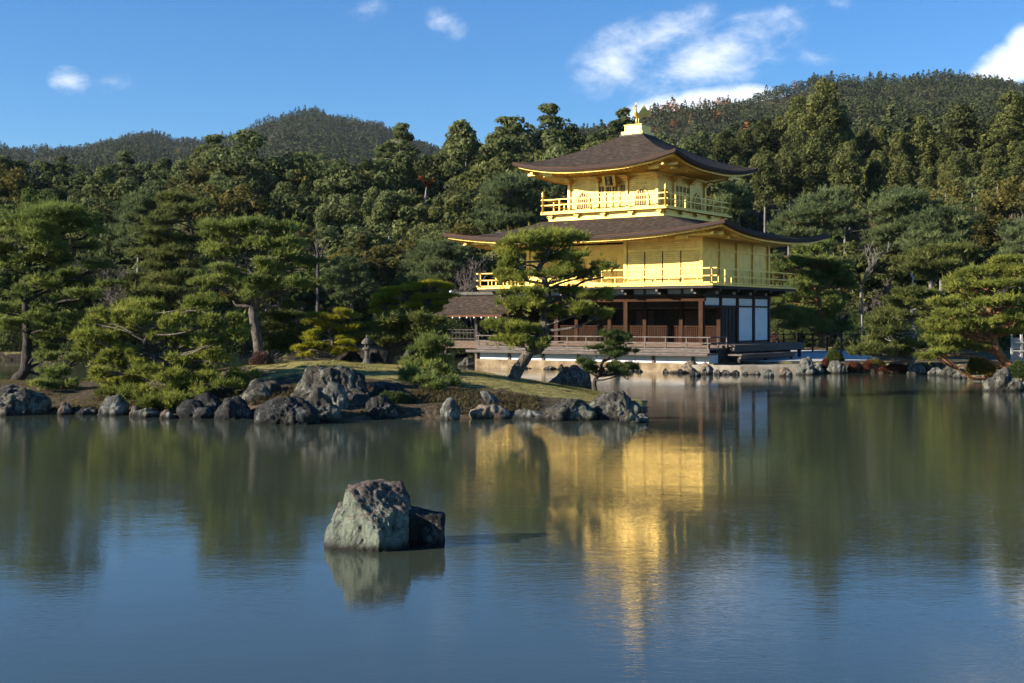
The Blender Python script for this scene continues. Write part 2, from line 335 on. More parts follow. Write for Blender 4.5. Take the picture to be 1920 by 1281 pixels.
M['wood'] = mat('brown_timber', (.16, .08, .045), .85, spec=.1, ramp=[(.3, (.024, .012, .007)), (.6, (.060, .028, .014)), (.8, (.105, .052, .027))], scale=3, bump=.006, stretch=(8, 8, .7))
M['wooddark'] = mat('dark_timber', (.03, .022, .018), .7, spec=.3, ramp=[(.3, (.014, .010, .008)), (.7, (.045, .032, .025))], scale=3, stretch=(6, 6, .8))
M['woodgrey'] = mat('weathered_grey_timber', (.2, .17, .14), .8, spec=.25, ramp=[(.3, (.06, .047, .038)), (.55, (.13, .105, .085)), (.8, (.26, .225, .19))], scale=4, bump=.008, stretch=(.7, 6, 6))
M['woodbrown'] = mat('weathered_brown_boards', (.15, .10, .07), .8, spec=.25, ramp=[(.3, (.07, .045, .03)), (.6, (.15, .10, .068)), (.8, (.24, .17, .12))], scale=4, bump=.008, stretch=(.7, 6, 6))
M['woodback'] = mat('reddish_back_board', (.08, .035, .02), .8, spec=.2, ramp=[(.3, (.05, .022, .013)), (.7, (.10, .045, .026))], scale=3)
M['plaster'] = mat('white_plaster', (.82, .81, .78), .85, spec=.2, ramp=[(.3, (.74, .73, .70)), (.7, (.85, .84, .81))], scale=2)
M['interior'] = mat('dim_interior_boards', (.045, .035, .028), .8, spec=.2, ramp=[(.3, (.02, .016, .012)), (.7, (.07, .055, .042))], scale=1.5)
M['sill'] = mat('tan_foundation_stone', (.4, .3, .2), .85, spec=.2, ramp=[(.3, (.10, .07, .038)), (.5, (.22, .155, .085)), (.75, (.36, .28, .18))], scale=2.2, bump=.02, bscale=9)
M['stone'] = mat('old_granite', (.25, .24, .21), .9, spec=.2, ramp=[(.3, (.035, .033, .027)), (.55, (.12, .11, .09)), (.8, (.25, .235, .20))], scale=14, bump=.02, bscale=26)
M['gravel'] = mat('pale_raked_gravel', (.5, .49, .46), .9, spec=.2, ramp=[(.3, (.42, .41, .38)), (.7, (.60, .59, .56))], scale=30, bump=.01)
M['slab'] = mat('pale_stone_slab', (.45, .42, .36), .85, spec=.2, ramp=[(.3, (.17, .14, .10)), (.7, (.36, .31, .24))], scale=3, bump=.015, bscale=14)
M['lightwood'] = mat('pale_weathered_boards', (.45, .43, .38), .85, spec=.2, ramp=[(.3, (.30, .28, .24)), (.7, (.52, .50, .45))], scale=3, stretch=(1, 1, 5))

def ground_mat():
    m = bpy.data.materials.new('moss_and_soil'); m.use_nodes = True; t = m.node_tree; n = t.nodes; b = n['Principled BSDF']; k = t.links.new
    b.inputs['Roughness'].default_value = .95; b.inputs['Specular IOR Level'].default_value = .1
    tc_ = n.new('ShaderNodeTexCoord')
    def noise(sc, det=8): 
        q = n.new('ShaderNodeTexNoise'); q.inputs['Scale'].default_value = sc; q.inputs['Detail'].default_value = det; q.inputs['Roughness'].default_value = .65; k(tc_.outputs['Object'], q.inputs['Vector']); return q.outputs['Fac']
    def ramp(src, st):
        r = n.new('ShaderNodeValToRGB'); e = r.color_ramp.elements; e[0].position, e[1].position = st[0][0], st[-1][0]
        e[0].color = (*st[0][1], 1); e[1].color = (*st[-1][1], 1)
        for p_, c_ in st[1:-1]: x = e.new(p_); x.color = (*c_, 1)
        k(src, r.inputs[0]); return r.outputs[0]
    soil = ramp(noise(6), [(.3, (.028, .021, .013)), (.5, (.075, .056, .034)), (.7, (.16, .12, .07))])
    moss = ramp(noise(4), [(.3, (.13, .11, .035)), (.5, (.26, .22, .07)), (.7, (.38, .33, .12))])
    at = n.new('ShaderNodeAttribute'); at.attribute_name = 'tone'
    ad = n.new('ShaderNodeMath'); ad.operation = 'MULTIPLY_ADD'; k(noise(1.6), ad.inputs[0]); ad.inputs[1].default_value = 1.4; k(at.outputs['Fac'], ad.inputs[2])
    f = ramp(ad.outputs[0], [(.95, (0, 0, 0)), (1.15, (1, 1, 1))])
    q = n.new('ShaderNodeMix'); q.data_type = 'RGBA'; k(f, q.inputs['Factor']); k(soil, q.inputs['A']); k(moss, q.inputs['B'])
    k(q.outputs['Result'], b.inputs['Base Color'])
    bp = n.new('ShaderNodeBump'); bp.inputs['Distance'].default_value = .06; k(noise(11, 10), bp.inputs['Height']); k(bp.outputs[0], b.inputs['Normal'])
    return m
M['ground'] = ground_mat()
M['forestfloor'] = mat('forest_floor', (.05, .045, .025), .95, spec=.1, ramp=[(.3, (.022, .022, .011)), (.6, (.055, .05, .022)), (.8, (.10, .08, .04))], scale=.4, bump=.4, bscale=.6)

def water_mat():
    m = bpy.data.materials.new('pond_water'); m.use_nodes = True; t = m.node_tree; n = t.nodes; b = n['Principled BSDF']; k = t.links.new
    b.inputs['Base Color'].default_value = (.040, .050, .034, 1); b.inputs['Roughness'].default_value = .03; b.inputs['IOR'].default_value = 1.48
    b.inputs['Specular IOR Level'].default_value = .5
    tc_ = n.new('ShaderNodeTexCoord')
    def noise(sc, det, st, rz=0, dist=0):
        mp_ = n.new('ShaderNodeMapping'); mp_.inputs['Scale'].default_value = st; mp_.inputs['Rotation'].default_value = (0, 0, rz); k(tc_.outputs['Object'], mp_.inputs[0])
        q = n.new('ShaderNodeTexNoise'); q.inputs['Scale'].default_value = sc; q.inputs['Detail'].default_value = det; q.inputs['Roughness'].default_value = .5; q.inputs['Distortion'].default_value = dist
        k(mp_.outputs[0], q.inputs['Vector']); return q.outputs['Fac']
    def mul(a, v):
        q = n.new('ShaderNodeMath'); q.operation = 'MULTIPLY'; k(a, q.inputs[0])
        if isinstance(v, float): q.inputs[1].default_value = v
        else: k(v, q.inputs[1])
        return q.outputs[0]
    def add(a, c):
        q = n.new('ShaderNodeMath'); q.operation = 'ADD'; k(a, q.inputs[0]); k(c, q.inputs[1]); return q.outputs[0]
    big = noise(.9, 2, (1, 1.5, 1), R(12)); mid = noise(4.2, 3, (.55, 1.9, 1), R(-5), .3); sm = noise(15, 3, (.5, 1.9, 1), R(6), .5)
    patch = noise(.16, 3, (1, .8, 1))
    pr = n.new('ShaderNodeMapRange'); pr.inputs['From Min'].default_value = .38; pr.inputs['From Max'].default_value = .66; pr.inputs['To Min'].default_value = .35; pr.inputs['To Max'].default_value = 1.25; k(patch, pr.inputs['Value'])
    h = add(mul(big, .0024), mul(add(mul(mid, .0012), mul(sm, .0013)), pr.outputs[0]))
    bp = n.new('ShaderNodeBump'); bp.inputs['Strength'].default_value = 1; bp.inputs['Distance'].default_value = 1; k(h, bp.inputs['Height']); k(bp.outputs[0], b.inputs['Normal'])
    return m
M['water'] = water_mat()

# ------------------------------------------------------------------ ground shapes
def tab(x, pts): return np.interp(x, [p[0] for p in pts], [p[1] for p in pts])
def sstep(x, a, b):
    t = np.clip((x - a) / (b - a), 0, 1); return t * t * (3 - 2 * t)
ISL_C = [(-900, .7), (-100, .62), (0, .50), (100, .45), (180, .45), (260, .6), (400, .85), (480, 1.08), (560, 1.2), (620, 1.23), (700, 1.12), (800, 1.0), (900, .82), (1000, .55), (1110, .26), (1180, .10), (1215, .0), (1240, -.8), (2000, -.8)]
ISL_F = [(-900, 35.5), (0, 34.5), (180, 34.3), (400, 33.5), (500, 32.4), (560, 31.8), (700, 32.3), (850, 32.7), (1000, 32.7), (1150, 32.5), (1215, 33.2)]
ISL_B = [(-900, 50), (150, 49), (600, 48.5), (900, 47.5), (1050, 46.5), (1130, 44.6), (1215, 40)]
def island_z(X, Y):
    px = 960 + X / np.maximum(Y, 1) * F; c = tab(px, ISL_C); f = tab(px, ISL_F); b = tab(px, ISL_B); d = np.where(px > 1000, np.maximum(f + 3, 41 - (px - 1000) * .02), 41.)
    d = np.minimum(d, b - 2.5)
    s = np.clip((Y - f) / (d - f), -1, 1); up = np.where(s > 0, np.minimum(1, .22 * sstep(s, 0, .06) + .78 * np.sin(np.clip(s, 0, 1) * np.pi / 2) ** 1.1), s * 5)
    s2 = np.clip((Y - d) / (b - d), 0, 1.6); dn = 1 - s2 ** 2.2
    z = np.where(Y < d, c * up, c * dn - .35 * sstep(s2, .9, 1.3)); z = np.where(c <= 0, -.8, z)
    p = np.stack([X, Y, 0 * X], -1).reshape(-1, 3)
    return z + (fbm(p * .9, 4, 5) * .045).reshape(z.shape)
SHORE = [(-900, 78), (-300, 79), (0, 80), (200, 82), (500, 84), (700, 86), (860, 89), (905, 85), (925, 74), (945, 69.5), (1007, 68.2), (1226, 63.0), (1335, 60.8), (1400, 60.6), (1430, 60.9), (1560, 61.4), (1700, 60.3), (1760, 58.9), (1800, 57.0), (1850, 54.2), (1900, 50), (1960, 45.5), (2300, 42), (3000, 40)]
RIDGE_L = [(-900, 300), (-100, 285), (0, 280), (90, 278), (150, 272), (200, 256), (245, 240), (285, 242), (320, 254), (380, 258), (440, 258), (480, 238), (530, 218), (590, 211), (640, 219), (690, 230), (730, 246), (800, 265), (900, 290), (1200, 330), (3000, 400)]
RIDGE_R = [(-900, 620), (600, 420), (800, 340), (900, 305), (1000, 280), (1100, 252), (1180, 240), (1240, 226), (1300, 222), (1380, 207), (1450, 196), (1530, 170), (1600, 162), (1700, 158), (1800, 154), (1850, 151), (1920, 157), (2100, 165), (3000, 230)]
NEAR_R = [(84, .5), (92, 1.6), (102, 4), (130, 9.5), (170, 16.5), (230, 27), (320, 40)]
NEAR_L = [(86, .5), (95, 2.2), (110, 4.2), (130, 6.8), (150, 9.8), (200, 15), (320, 24)]
def land_z(px, D):
    px = np.asarray(px, float); D = np.asarray(D, float)
    wr = sstep(px, 950, 1350); near = tab(D, NEAR_L) * (1 - wr) + tab(D, NEAR_R) * wr
    zl = CAM_H + (HOR - tab(px, RIDGE_L) - 11) * 1500 / F; zr = CAM_H + (HOR - tab(px, RIDGE_R) - 17) * 900 / F
    tl = np.clip((D - 320) / (1500 - 320), 0, 1.2); tr = np.clip((D - 320) / (900 - 320), 0, 1.6)
    fl = 24 + (zl - 24) * np.where(tl < 1, tl ** 1.15, 1 - (tl - 1)); fr = 24 + (zr - 24) * np.where(tr < 1, tr ** .8, 1 - .3 * (tr - 1))
    far = np.maximum(fl, fr)
    hill = CAM_H + (HOR - 318) * 420 / F - 2; hm = np.exp(-((px + 60) / 230.) ** 2) * np.exp(-((D - 420) / 110.) ** 2)
    far = np.maximum(far, 20 + (hill - 20) * hm * 1.08)
    z = np.where(D < 320, near, far)
    wv = sstep(D, 260, 400); z = np.where(D >= 260, near * (1 - wv) + np.maximum(far, near * .6) * wv, z)
    sh = tab(px, SHORE); z = np.where(D < sh, -1.0 + 0 * z, np.minimum(z, .5 * sstep(D - sh, 0, .7) + np.maximum(z - .5, 0)))
    p = np.stack([px / F * D, D + 0 * px, 0 * px * D], -1).reshape(-1, 3)
    am = np.clip((D - 88) / 60, 0, 1) * np.clip(D / 100, 0, 6)
    return z + (fbm(p * .02, 5, 9) * 1.6).reshape(z.shape) * am
# far land, one sheet out to the ridges
pxs = np.arange(-1100, 3101, 20.); Ds = np.concatenate([np.arange(38, 90, .5), np.geomspace(90, 1750, 110)])
PX, DD = np.meshgrid(pxs, Ds); Z = land_z(PX, DD); X = (PX - 960) / F * DD
nx, ny = len(pxs), len(Ds); idx = np.arange(nx * ny).reshape(ny, nx)
Fq = np.stack([idx[:-1, :-1], idx[:-1, 1:], idx[1:, 1:], idx[1:, :-1]], -1).reshape(-1, 4)
tone = np.where(DD < 86, .18, -.8).ravel()
me = np_mesh('ground', np.stack([X, DD, Z], -1).reshape(-1, 3), Fq, 4, tone, True)
me.materials.append(M['ground']); me.materials.append(M['forestfloor'])
mi = (DD[:-1, :-1] > 87).astype(np.int32).ravel(); me.polygons.foreach_set('material_index', mi)
tag(link('ground', me, None), kind='structure')
# island
xs = np.arange(-34, 5.6, .16); ys = np.arange(30.5, 52, .16); X, Y = np.meshgrid(xs, ys); Z = island_z(X, Y)
nx, ny = len(xs), len(ys); idx = np.arange(nx * ny).reshape(ny, nx)
Fq = np.stack([idx[:-1, :-1], idx[:-1, 1:], idx[1:, 1:], idx[1:, :-1]], -1).reshape(-1, 4)
ip = 960 + X / Y * F
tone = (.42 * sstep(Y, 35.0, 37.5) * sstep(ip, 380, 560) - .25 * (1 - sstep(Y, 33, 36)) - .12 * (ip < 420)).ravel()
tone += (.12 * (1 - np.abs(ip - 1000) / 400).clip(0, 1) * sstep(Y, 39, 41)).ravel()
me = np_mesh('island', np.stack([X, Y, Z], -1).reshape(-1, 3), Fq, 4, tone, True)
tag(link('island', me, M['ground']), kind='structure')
# water
me = np_mesh('water', [(-1500, -200, 0), (1500, -200, 0), (1500, 120, 0), (-1500, 120, 0)], [0, 1, 2, 3], 4)
tag(link('water', me, M['water']), kind='structure')
def zi(px, D): return float(island_z(np.array([[GX(px, D)]]), np.array([[float(D)]]))[0, 0])
def zl(px, D): return float(land_z(np.array([[float(px)]]), np.array([[float(D)]]))[0, 0])

# ------------------------------------------------------------------ rocks
_ico = {}
def ico(k):
    if k not in _ico:
        bm = bmesh.new(); bmesh.ops.create_icosphere(bm, subdivisions=k, radius=1)
        _ico[k] = (np.array([v.co[:] for v in bm.verts]), np.array([[v.index for v in f.verts] for f in bm.faces])); bm.free()
    return _ico[k]
def hull_planes(pts):
    bm = bmesh.new(); [bm.verts.new(p) for p in pts]; bmesh.ops.convex_hull(bm, input=bm.verts); bm.normal_update()
    r = [(np.array(f.normal[:]), float(f.normal.dot(f.verts[0].co))) for f in bm.faces]; bm.free()
    return [(n, d) if d > 0 else (-n, -d) for n, d in r]
def rock_mesh(name, pts, sub=4, rough=.09, seed=1, sharp=1.0, crag=0, pts2=None):
    pts = np.asarray(pts, float); c = pts.mean(0); size = np.ptp(pts, axis=0).mean()
    pl = hull_planes(pts - c); d, f = ico(sub); r = np.full(len(d), 1e9)
    for n, k in pl:
        q = d @ n; r = np.where(q > 1e-4, np.minimum(r, k / np.maximum(q, 1e-4)), r)
    if pts2 is not None:
        r2 = np.full(len(d), 1e9)
        for n, k in hull_planes(np.asarray(pts2, float) - c): q = d @ n; r2 = np.where(q > 1e-4, np.minimum(r2, k / np.maximum(q, 1e-4)), r2)
        r = np.maximum(r, r2)
    v = d * r[:, None]
    s = 1 / size
    nn_ = fbm(v * 2.6 * s, 5, seed, .55); rd = 1 - np.abs(fbm(v * 3.3 * s + 9, 4, seed + 50)) * 1.2
    hf = 1 - 2 * np.abs(fbm(v * np.array([9, 9, 6.]) * s + 3, 4, seed + 20, .6)); v = v + d * ((nn_ * rough + (rd - .6) * rough * .5 + (hf - .3) * .016) * size)[:, None]
    if crag:
        cr = np.abs(vnoise(v * np.array([3.2, 3.2, 1.1]) * s * 2 + 3, seed + 7)); v -= d * (np.clip(.22 - cr, 0, 1) * crag * size)[:, None]
    return np_mesh(name, v + c, f, 3, smooth=False)
def rock(px0, px1, ytop, ybot, m, label, D=None, depth=.8, sub=4, seed=1, rough=.085, pts=None, name='rock', group=None, lean=0, top=.55, crag=.12, pts2=None):
    """a boulder filling a patch of the view at distance D; its base sinks under the water or soil"""
    if D is None: D = CAM_H * F / (ybot - HOR)
    s = D / F; wd = (px1 - px0) * s * (1.06 if pts is None else 1); h = (ybot - ytop) * s * (.99 if pts is None else 1); zb = CAM_H - (ybot - HOR) * s; rs = random.Random(seed * 7 + int(px0))
    if pts is None:
        pts = []
        for k in range(7):
            a = 2 * math.pi * k / 7 + rs.uniform(-.3, .3); pts.append((wd * .52 * math.cos(a), wd * .52 * depth * math.sin(a), -.25 * h - .1))
            pts.append((wd * .5 * math.cos(a + .3), wd * .5 * depth * math.sin(a + .3), h * rs.uniform(.15, .55)))
        for k in range(5):
            a = 2 * math.pi * k / 5 + rs.uniform(-.5, .5); q = rs.uniform(.3, 1) * top
            pts.append((wd * .5 * (q * math.cos(a) + lean), wd * .5 * depth * q * math.sin(a), h * rs.uniform(.8, 1.02)))
    else: pts = [(a * wd, b * wd, c * h) for a, b, c in pts]
    if pts2 is not None: pts2 = [(a * wd, b * wd, c * h) for a, b, c in pts2]
    me = rock_mesh(name, pts, sub, rough, seed, crag=crag, pts2=pts2)
    o = link(name, me, M[m], None, (GX((px0 + px1) / 2, D + wd * depth * .3), D + wd * depth * .35, zb))
    tag(o, label, 'rock', group); return o

# the boulder standing in the open water
rock(604, 772, 908, 1036, 'rockgreen', 'large pale green boulder with brown cracked top standing alone in the open water', D=14.0, sub=6, seed=3, rough=.034, crag=.10,
     pts=[(-.30, -.10, -.25), (-.30, -.28, -.25), (.10, -.42, -.3), (.46, -.30, -.3), (.52, .25, -.3), (.1, .5, -.3), (-.3, .35, -.3),
          (-.30, -.10, .30), (-.26, -.12, .84), (-.245, .2, .93), (-.08, .3, .96), (.14, .32, 1.0), (.36, .25, .93), (.47, .16, .70), (.48, -.10, .60), (-.20, -.14, .90),
          (.14, -.34, .42), (.38, -.36, .02), (.22, -.42, .0), (.02, -.30, .58), (.46, -.24, .3), (.5, .2, .2)],
     pts2=[(-.52, .0, -.25), (-.42, -.30, -.25), (.2, -.40, -.25), (.2, .3, -.25), (-.4, .35, -.25), (-.50, -.02, .16), (-.46, .1, .30), (-.34, -.05, .66), (-.30, .2, .66), (.2, .2, .6), (.1, -.25, .5), (-.36, -.26, .1)])
rock(762, 834, 956, 1034, 'rockdark', 'dark flat topped block of rock behind the large boulder in open water', D=14.25, sub=5, seed=8, rough=.03, crag=.02,  # dark material paints in the shadow cast by the large boulder
     pts=[(-.6, -.4, -.3), (.48, -.35, -.3), (.5, .5, -.3), (-.6, .6, -.3), (-.6, -.45, .96), (.46, -.38, .86), (.5, .4, .84), (-.6, .5, 1.02), (.5, -.3, .3)])

ROCKS = [  # px0 px1 ytop ybot material depth seed label  (island front, left to right)
 (-60, 88, 728, 779, 'rock', .7, 11, 'broad grey boulder at the left end of the island shore', 5),
 (108, 136, 752, 778, 'rockbrown', .8, 12, 'small mossy rock below the little cut pine', 4),
 (134, 186, 762, 778, 'rockdark', .7, 13, 'low dark rock between the small mossy rock and the whitish rock', 4),
 (184, 241, 744, 779, 'rockpale', .7, 14, 'whitish lichened rock at the left foot of the low spreading pine', 4),
 (240, 264, 760, 780, 'rockbrown', .8, 15, 'little brown rock right of the whitish rock under spreading pine', 3),
 (246, 302, 764, 783, 'rock', .7, 16, 'flat grey rock at the water under the low spreading pine', 4),
 (296, 334, 768, 785, 'rockbrown', .8, 17, 'low tan rock under the drooping tip of the spreading pine', 4),
 (330, 402, 748, 785, 'rockdark', .6, 18, 'dark rock in shade just right of the drooping pine tip', 4),
 (396, 478, 744, 786, 'rockdark', .6, 19, 'dark wide rock left of the pointed grey boulder', 4),
 (440, 545, 712, 778, 'rock', .7, 20, 'pointed grey boulder leaning against the biggest boulder on the island', 5),
 (474, 596, 740, 796, 'rockdark', .5, 21, 'black shaded rock at the water in front of the biggest boulder', 5),
 (588, 660, 722, 786, 'rockpale', .55, 23, 'pale streaked rock face below the biggest boulder', 5),
 (645, 712, 738, 784, 'rock', .6, 24, 'rough grey rock at the right foot of the biggest boulder', 5),
 (556, 640, 730, 790, 'rock', .5, 41, 'cracked grey rock at the water right of the black shaded rock', 5),
 (352, 424, 738, 780, 'rockdark', .6, 42, 'dark mossy rock under the right side of the low spreading pine', 4),
 (676, 748, 738, 786, 'rockdark', .6, 43, 'dark cracked rock between the grey rock foot and the low dark rocks', 5),
 (700, 752, 752, 785, 'rockdark', .6, 25, 'dark low rock right of the biggest boulder', 4),
 (745, 796, 762, 784, 'rockdark', .6, 26, 'low dark rock in the shaded bank below the small bushy pine', 4),
 (788, 828, 764, 783, 'rock', .7, 27, 'small blue grey rock just left of the upright standing stone', 4),
 (878, 957, 756, 786, 'rocktan', .6, 29, 'flat topped mossy tan rock right of the upright standing stone', 4),
 (954, 1024, 771, 786, 'rockpale', .6, 31, 'low pale rock between flat mossy rock and rugged boulder', 4),
 (1024, 1114, 746, 789, 'rock', .65, 32, 'rugged grey boulder left of the rounded boulder at the island tip', 5),
 (1000, 1070, 776, 789, 'rock', .5, 33, 'small flat grey rock before the rugged boulder', 4),
 (1096, 1214, 737, 787, 'rock', .6, 34, 'rounded lichened boulder at the right tip of the island', 5),
 (1162, 1200, 769, 794, 'rock', .8, 36, 'small grey rock in the water before the island tip', 4),
 (1190, 1217, 776, 792, 'rockpale', .8, 37, 'smallest pale rock at the very end of the island', 4)]
for a in ROCKS:
    rock(a[0], a[1], a[2], a[3], a[4], a[7], depth=a[5], seed=a[6], sub=a[8])
rock(538, 700, 686, 782, 'rock', 'biggest boulder on the island, dark grey and craggy with a humped top', D=33.2, depth=.6, seed=22, sub=6, rough=.06, top=.7, crag=.16)
rock(826, 862, 744, 788, 'rockpale', 'upright grey standing stone at the water in the middle of the island shore', depth=.6, seed=28, rough=.04, top=.8)
rock(899, 962, 735, 778, 'rockpale', 'pale slanted slab of rock tilting left above the flat mossy rock', D=33.6, seed=30, sub=5, rough=.03, crag=.03,
     pts=[(-.5, -.1, .98), (-.42, .15, 1.0), (-.25, 0, 1.02), (.0, .1, .72), (.3, .2, .3), (.5, .1, -.1), (.3, -.25, -.25), (0, -.2, .0), (-.2, -.2, .28), (-.42, -.15, .75), (.1, .3, -.2)])
rock(1012, 1110, 684, 727, 'rockbrown', 'triangular boulder with a long sloping left side behind the dark little pine', D=45.2, seed=38, sub=5, rough=.035, crag=.06,
     pts=[(-.55, 0, -.2), (-.5, -.1, .0), (.08, -.1, 1.0), (.2, .1, 1.0), (.46, -.05, .6), (.5, 0, -.3), (.1, -.35, -.3), (.2, -.3, .3), (.1, .4, -.3), (.48, .2, .3)])
rock(690, 770, 712, 770, 'rockdark', 'dark shoulder of rock behind the right foot of the biggest boulder', D=33.9, seed=44, depth=.5, sub=5)
for i_, px_ in enumerate([968, 984, 1030, 1052, 1072, 1090, 1112, 1128, 1180, 1198, 1248, 1264, 1275, 1345, 1362, 1380, 1398, 1416]):
    D_ = float(np.interp(px_, [940, 1226, 1335, 1420], [67.0, 61.4, 59.0, 58.9])) - .15; w_ = [9, 7, 11, 8, 6, 10][i_ % 6]
    rock(px_ - w_, px_ + w_, HOR + CAM_H * F / D_ - [9, 6, 8, 11, 7][i_ % 5], HOR + CAM_H * F / D_ + 1, ['rockdark', 'rock', 'rockbrown'][i_ % 3], f"{['first','second','third','fourth','fifth','sixth','seventh','eighth','ninth','tenth','eleventh','twelfth','thirteenth','fourteenth','fifteenth','sixteenth','seventeenth','eighteenth'][i_]} small stone from the left at the foot of the pavilion base", D=D_, seed=200 + i_, sub=3, group='small stones along the pavilion base')
# along the pavilion and the right bank
SR = [(858, 892, 672, 690, 'rock', 51, 'dark grey rock at the water under the corner of the small roof', None),
 (892, 918, 669, 690, 'rock', 52, 'rough grey rock between the dark rock and the tan upright rock', None),
 (917, 932, 673, 688, 'rocktan', 53, 'little tan rock left of the tan upright rock', None),
 (928, 950, 667, 690, 'rocktan', 54, 'tan upright rock left of the leaning pine trunk', None),
 (949, 968, 672, 689, 'rockbrown', 55, 'brown rock just behind the leaning pine trunk', None),
 (990, 1013, 672, 692, 'rock', 56, 'grey rounded rock right of the leaning pine trunk before the white base', None),
 (1136, 1170, 671, 699, 'rocktan', 57, 'tan boulder behind the dark little pine at the pavilion base', None),
 (1210, 1240, 670, 699, 'rock', 58, 'grey upright boulder standing in the water before the white base', None),
 (1279, 1313, 674, 702, 'rocktan', 59, 'tan boulder left of the pavilion corner at the water', None),
 (1308, 1338, 680, 704, 'rocktan', 60, 'tan brown rock right at the pavilion corner', None),
 (1293, 1314, 693, 708, 'rockdark', 61, 'small dark pointed rock before the tan boulders', None),
 (1432, 1453, 691, 709, 'rockpale', 62, 'small pale brown rock in water before the stone landing', None),
 (1460, 1486, 688, 708, 'rockbrown', 63, 'small brown rock in water at right end of the stone landing', None),
 (1492, 1528, 668, 705, 'rockpale', 64, 'tall pale green grey rock right of the stone landing', None),
 (1526, 1545, 680, 703, 'rockpale', 65, 'narrow pale rock right of the tall pale rock', None),
 (1549, 1588, 676, 702, 'rockpale', 66, 'round pale rock below the small round shrub', None),
 (1586, 1622, 677, 701, 'rock', 67, 'grey rock right of the round pale rock', None),
 (1618, 1652, 682, 701, 'rocktan', 68, 'tan low rock beside red leaves on the right bank', None),
 (1650, 1704, 678, 702, 'rocktan', 69, 'wide tan and pale rock behind the red leaves', None),
 (1702, 1738, 681, 704, 'rockpale', 70, 'pale split rock behind the thin stick in the water', None),
 (1740, 1768, 687, 706, 'rockpale', 71, 'small pale rock at the middle of the right bank', None),
 (1764, 1802, 683, 708, 'rock', 72, 'grey square rock left of the white rock on the right bank', None),
 (1788, 1814, 692, 711, 'rockpale', 73, 'small white rock left of the rusty green bush', None),
 (1828, 1850, 693, 712, 'rockpale', 74, 'pale rock under the rusty green bush', None),
 (1843, 1918, 693, 736, 'rock', 75, 'large rounded grey boulder at the foot of the orange barked pine', None),
 (1912, 1985, 704, 734, 'rockpale', 76, 'pale boulder cut by the right edge of the view', None)]
for a in SR: rock(a[0], a[1], a[2], a[3] - 2, a[4], a[6], depth=.7, seed=a[5], sub=5 if a[1] - a[0] > 60 else 4)
rock(640, 684, 650, 688, 'rockdark', 'dark rock just left of the stone lantern', D=43.6, depth=.6, seed=81)
rock(688, 722, 656, 694, 'rockdark', 'dark rock just right of the stone lantern', D=44.0, depth=.6, seed=82)
rock(754, 778, 655, 675, 'rock', 'grey rock on the far shore behind the leaning dark pine', D=86, depth=.7, seed=83)
rock(860, 886, 692, 706, 'rockpale', 'small rock at the foot of the small roof corner post', D=58, depth=.7, seed=84)

# ------------------------------------------------------------------ foliage
def tufts(C, Dr, nb, length, width, spread, rng, tone):
    n = len(C); C = np.repeat(C, nb, 0); d = np.repeat(Dr, nb, 0) + rng.normal(0, spread, (n * nb, 3)); d /= np.linalg.norm(d, axis=1)[:, None] + 1e-9
    l = length * rng.uniform(.6, 1.15, (n * nb, 1)); s = np.cross(d, rng.normal(size=(n * nb, 3))); s /= np.linalg.norm(s, axis=1)[:, None] + 1e-9
    b = C + rng.normal(0, length * .12, C.shape); wv = s * width / 2
    V = np.stack([b - wv, b + wv, b + d * l + wv * .2], 1).reshape(-1, 3)
    T = np.repeat(np.repeat(tone, nb) + rng.normal(0, .06, n * nb), 3)
    return V, T
def tri_mesh(name, Vs, Ts):
    V = np.vstack(Vs); T = np.concatenate(Ts); return np_mesh(name, V, np.arange(len(V)), 3, T.clip(0, 1))
PAD_SCALE = 1.0
def make_pad(c, rx, ry, rz, rng, nl, spacing, dens=1.0):
    """tuft positions of one cloud of needles"""
    K = max(4, int(6 * rx / max(rz, .1) ** .5)); K = min(K, 22)
    a = rng.uniform(0, 2 * np.pi, K); r = np.sqrt(rng.uniform(0, 1, K)) * .82
    cc = np.stack([np.cos(a) * r * rx, np.sin(a) * r * ry, rng.uniform(-.75, .8, K) * rz * (1 - .5 * r)], -1)
    cr = rng.uniform(.26, .5, K) * min(rx, ry * 1.2)
    n = int(dens * 1.9 * np.pi * rx * ry / spacing ** 2) + 12; k = rng.integers(0, K, n)
    th = rng.uniform(0, 2 * np.pi, n); rr = np.sqrt(rng.uniform(0, 1, n))
    off = np.stack([np.cos(th) * rr, np.sin(th) * rr, 0 * rr], -1)
    h = np.sqrt(np.maximum(0, 1 - rr ** 2)) * rng.uniform(.25, 1.0, n) - .15
    p = cc[k] + off * cr[k][:, None]; p[:, 2] += h * np.minimum(cr[k] * .75, rz * .95)
    sy_ = rng.random(n) < .14; p[sy_] += rng.normal(0, 1, (sy_.sum(), 3)) * [rx * .22, ry * .22, rz * .55]
    d = np.stack([off[:, 0] * .9 + p[:, 0] / rx * .25, off[:, 1] * .9 + p[:, 1] / ry * .25, .75 + 0 * rr], -1)
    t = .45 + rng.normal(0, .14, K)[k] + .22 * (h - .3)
    return p + c, d, t
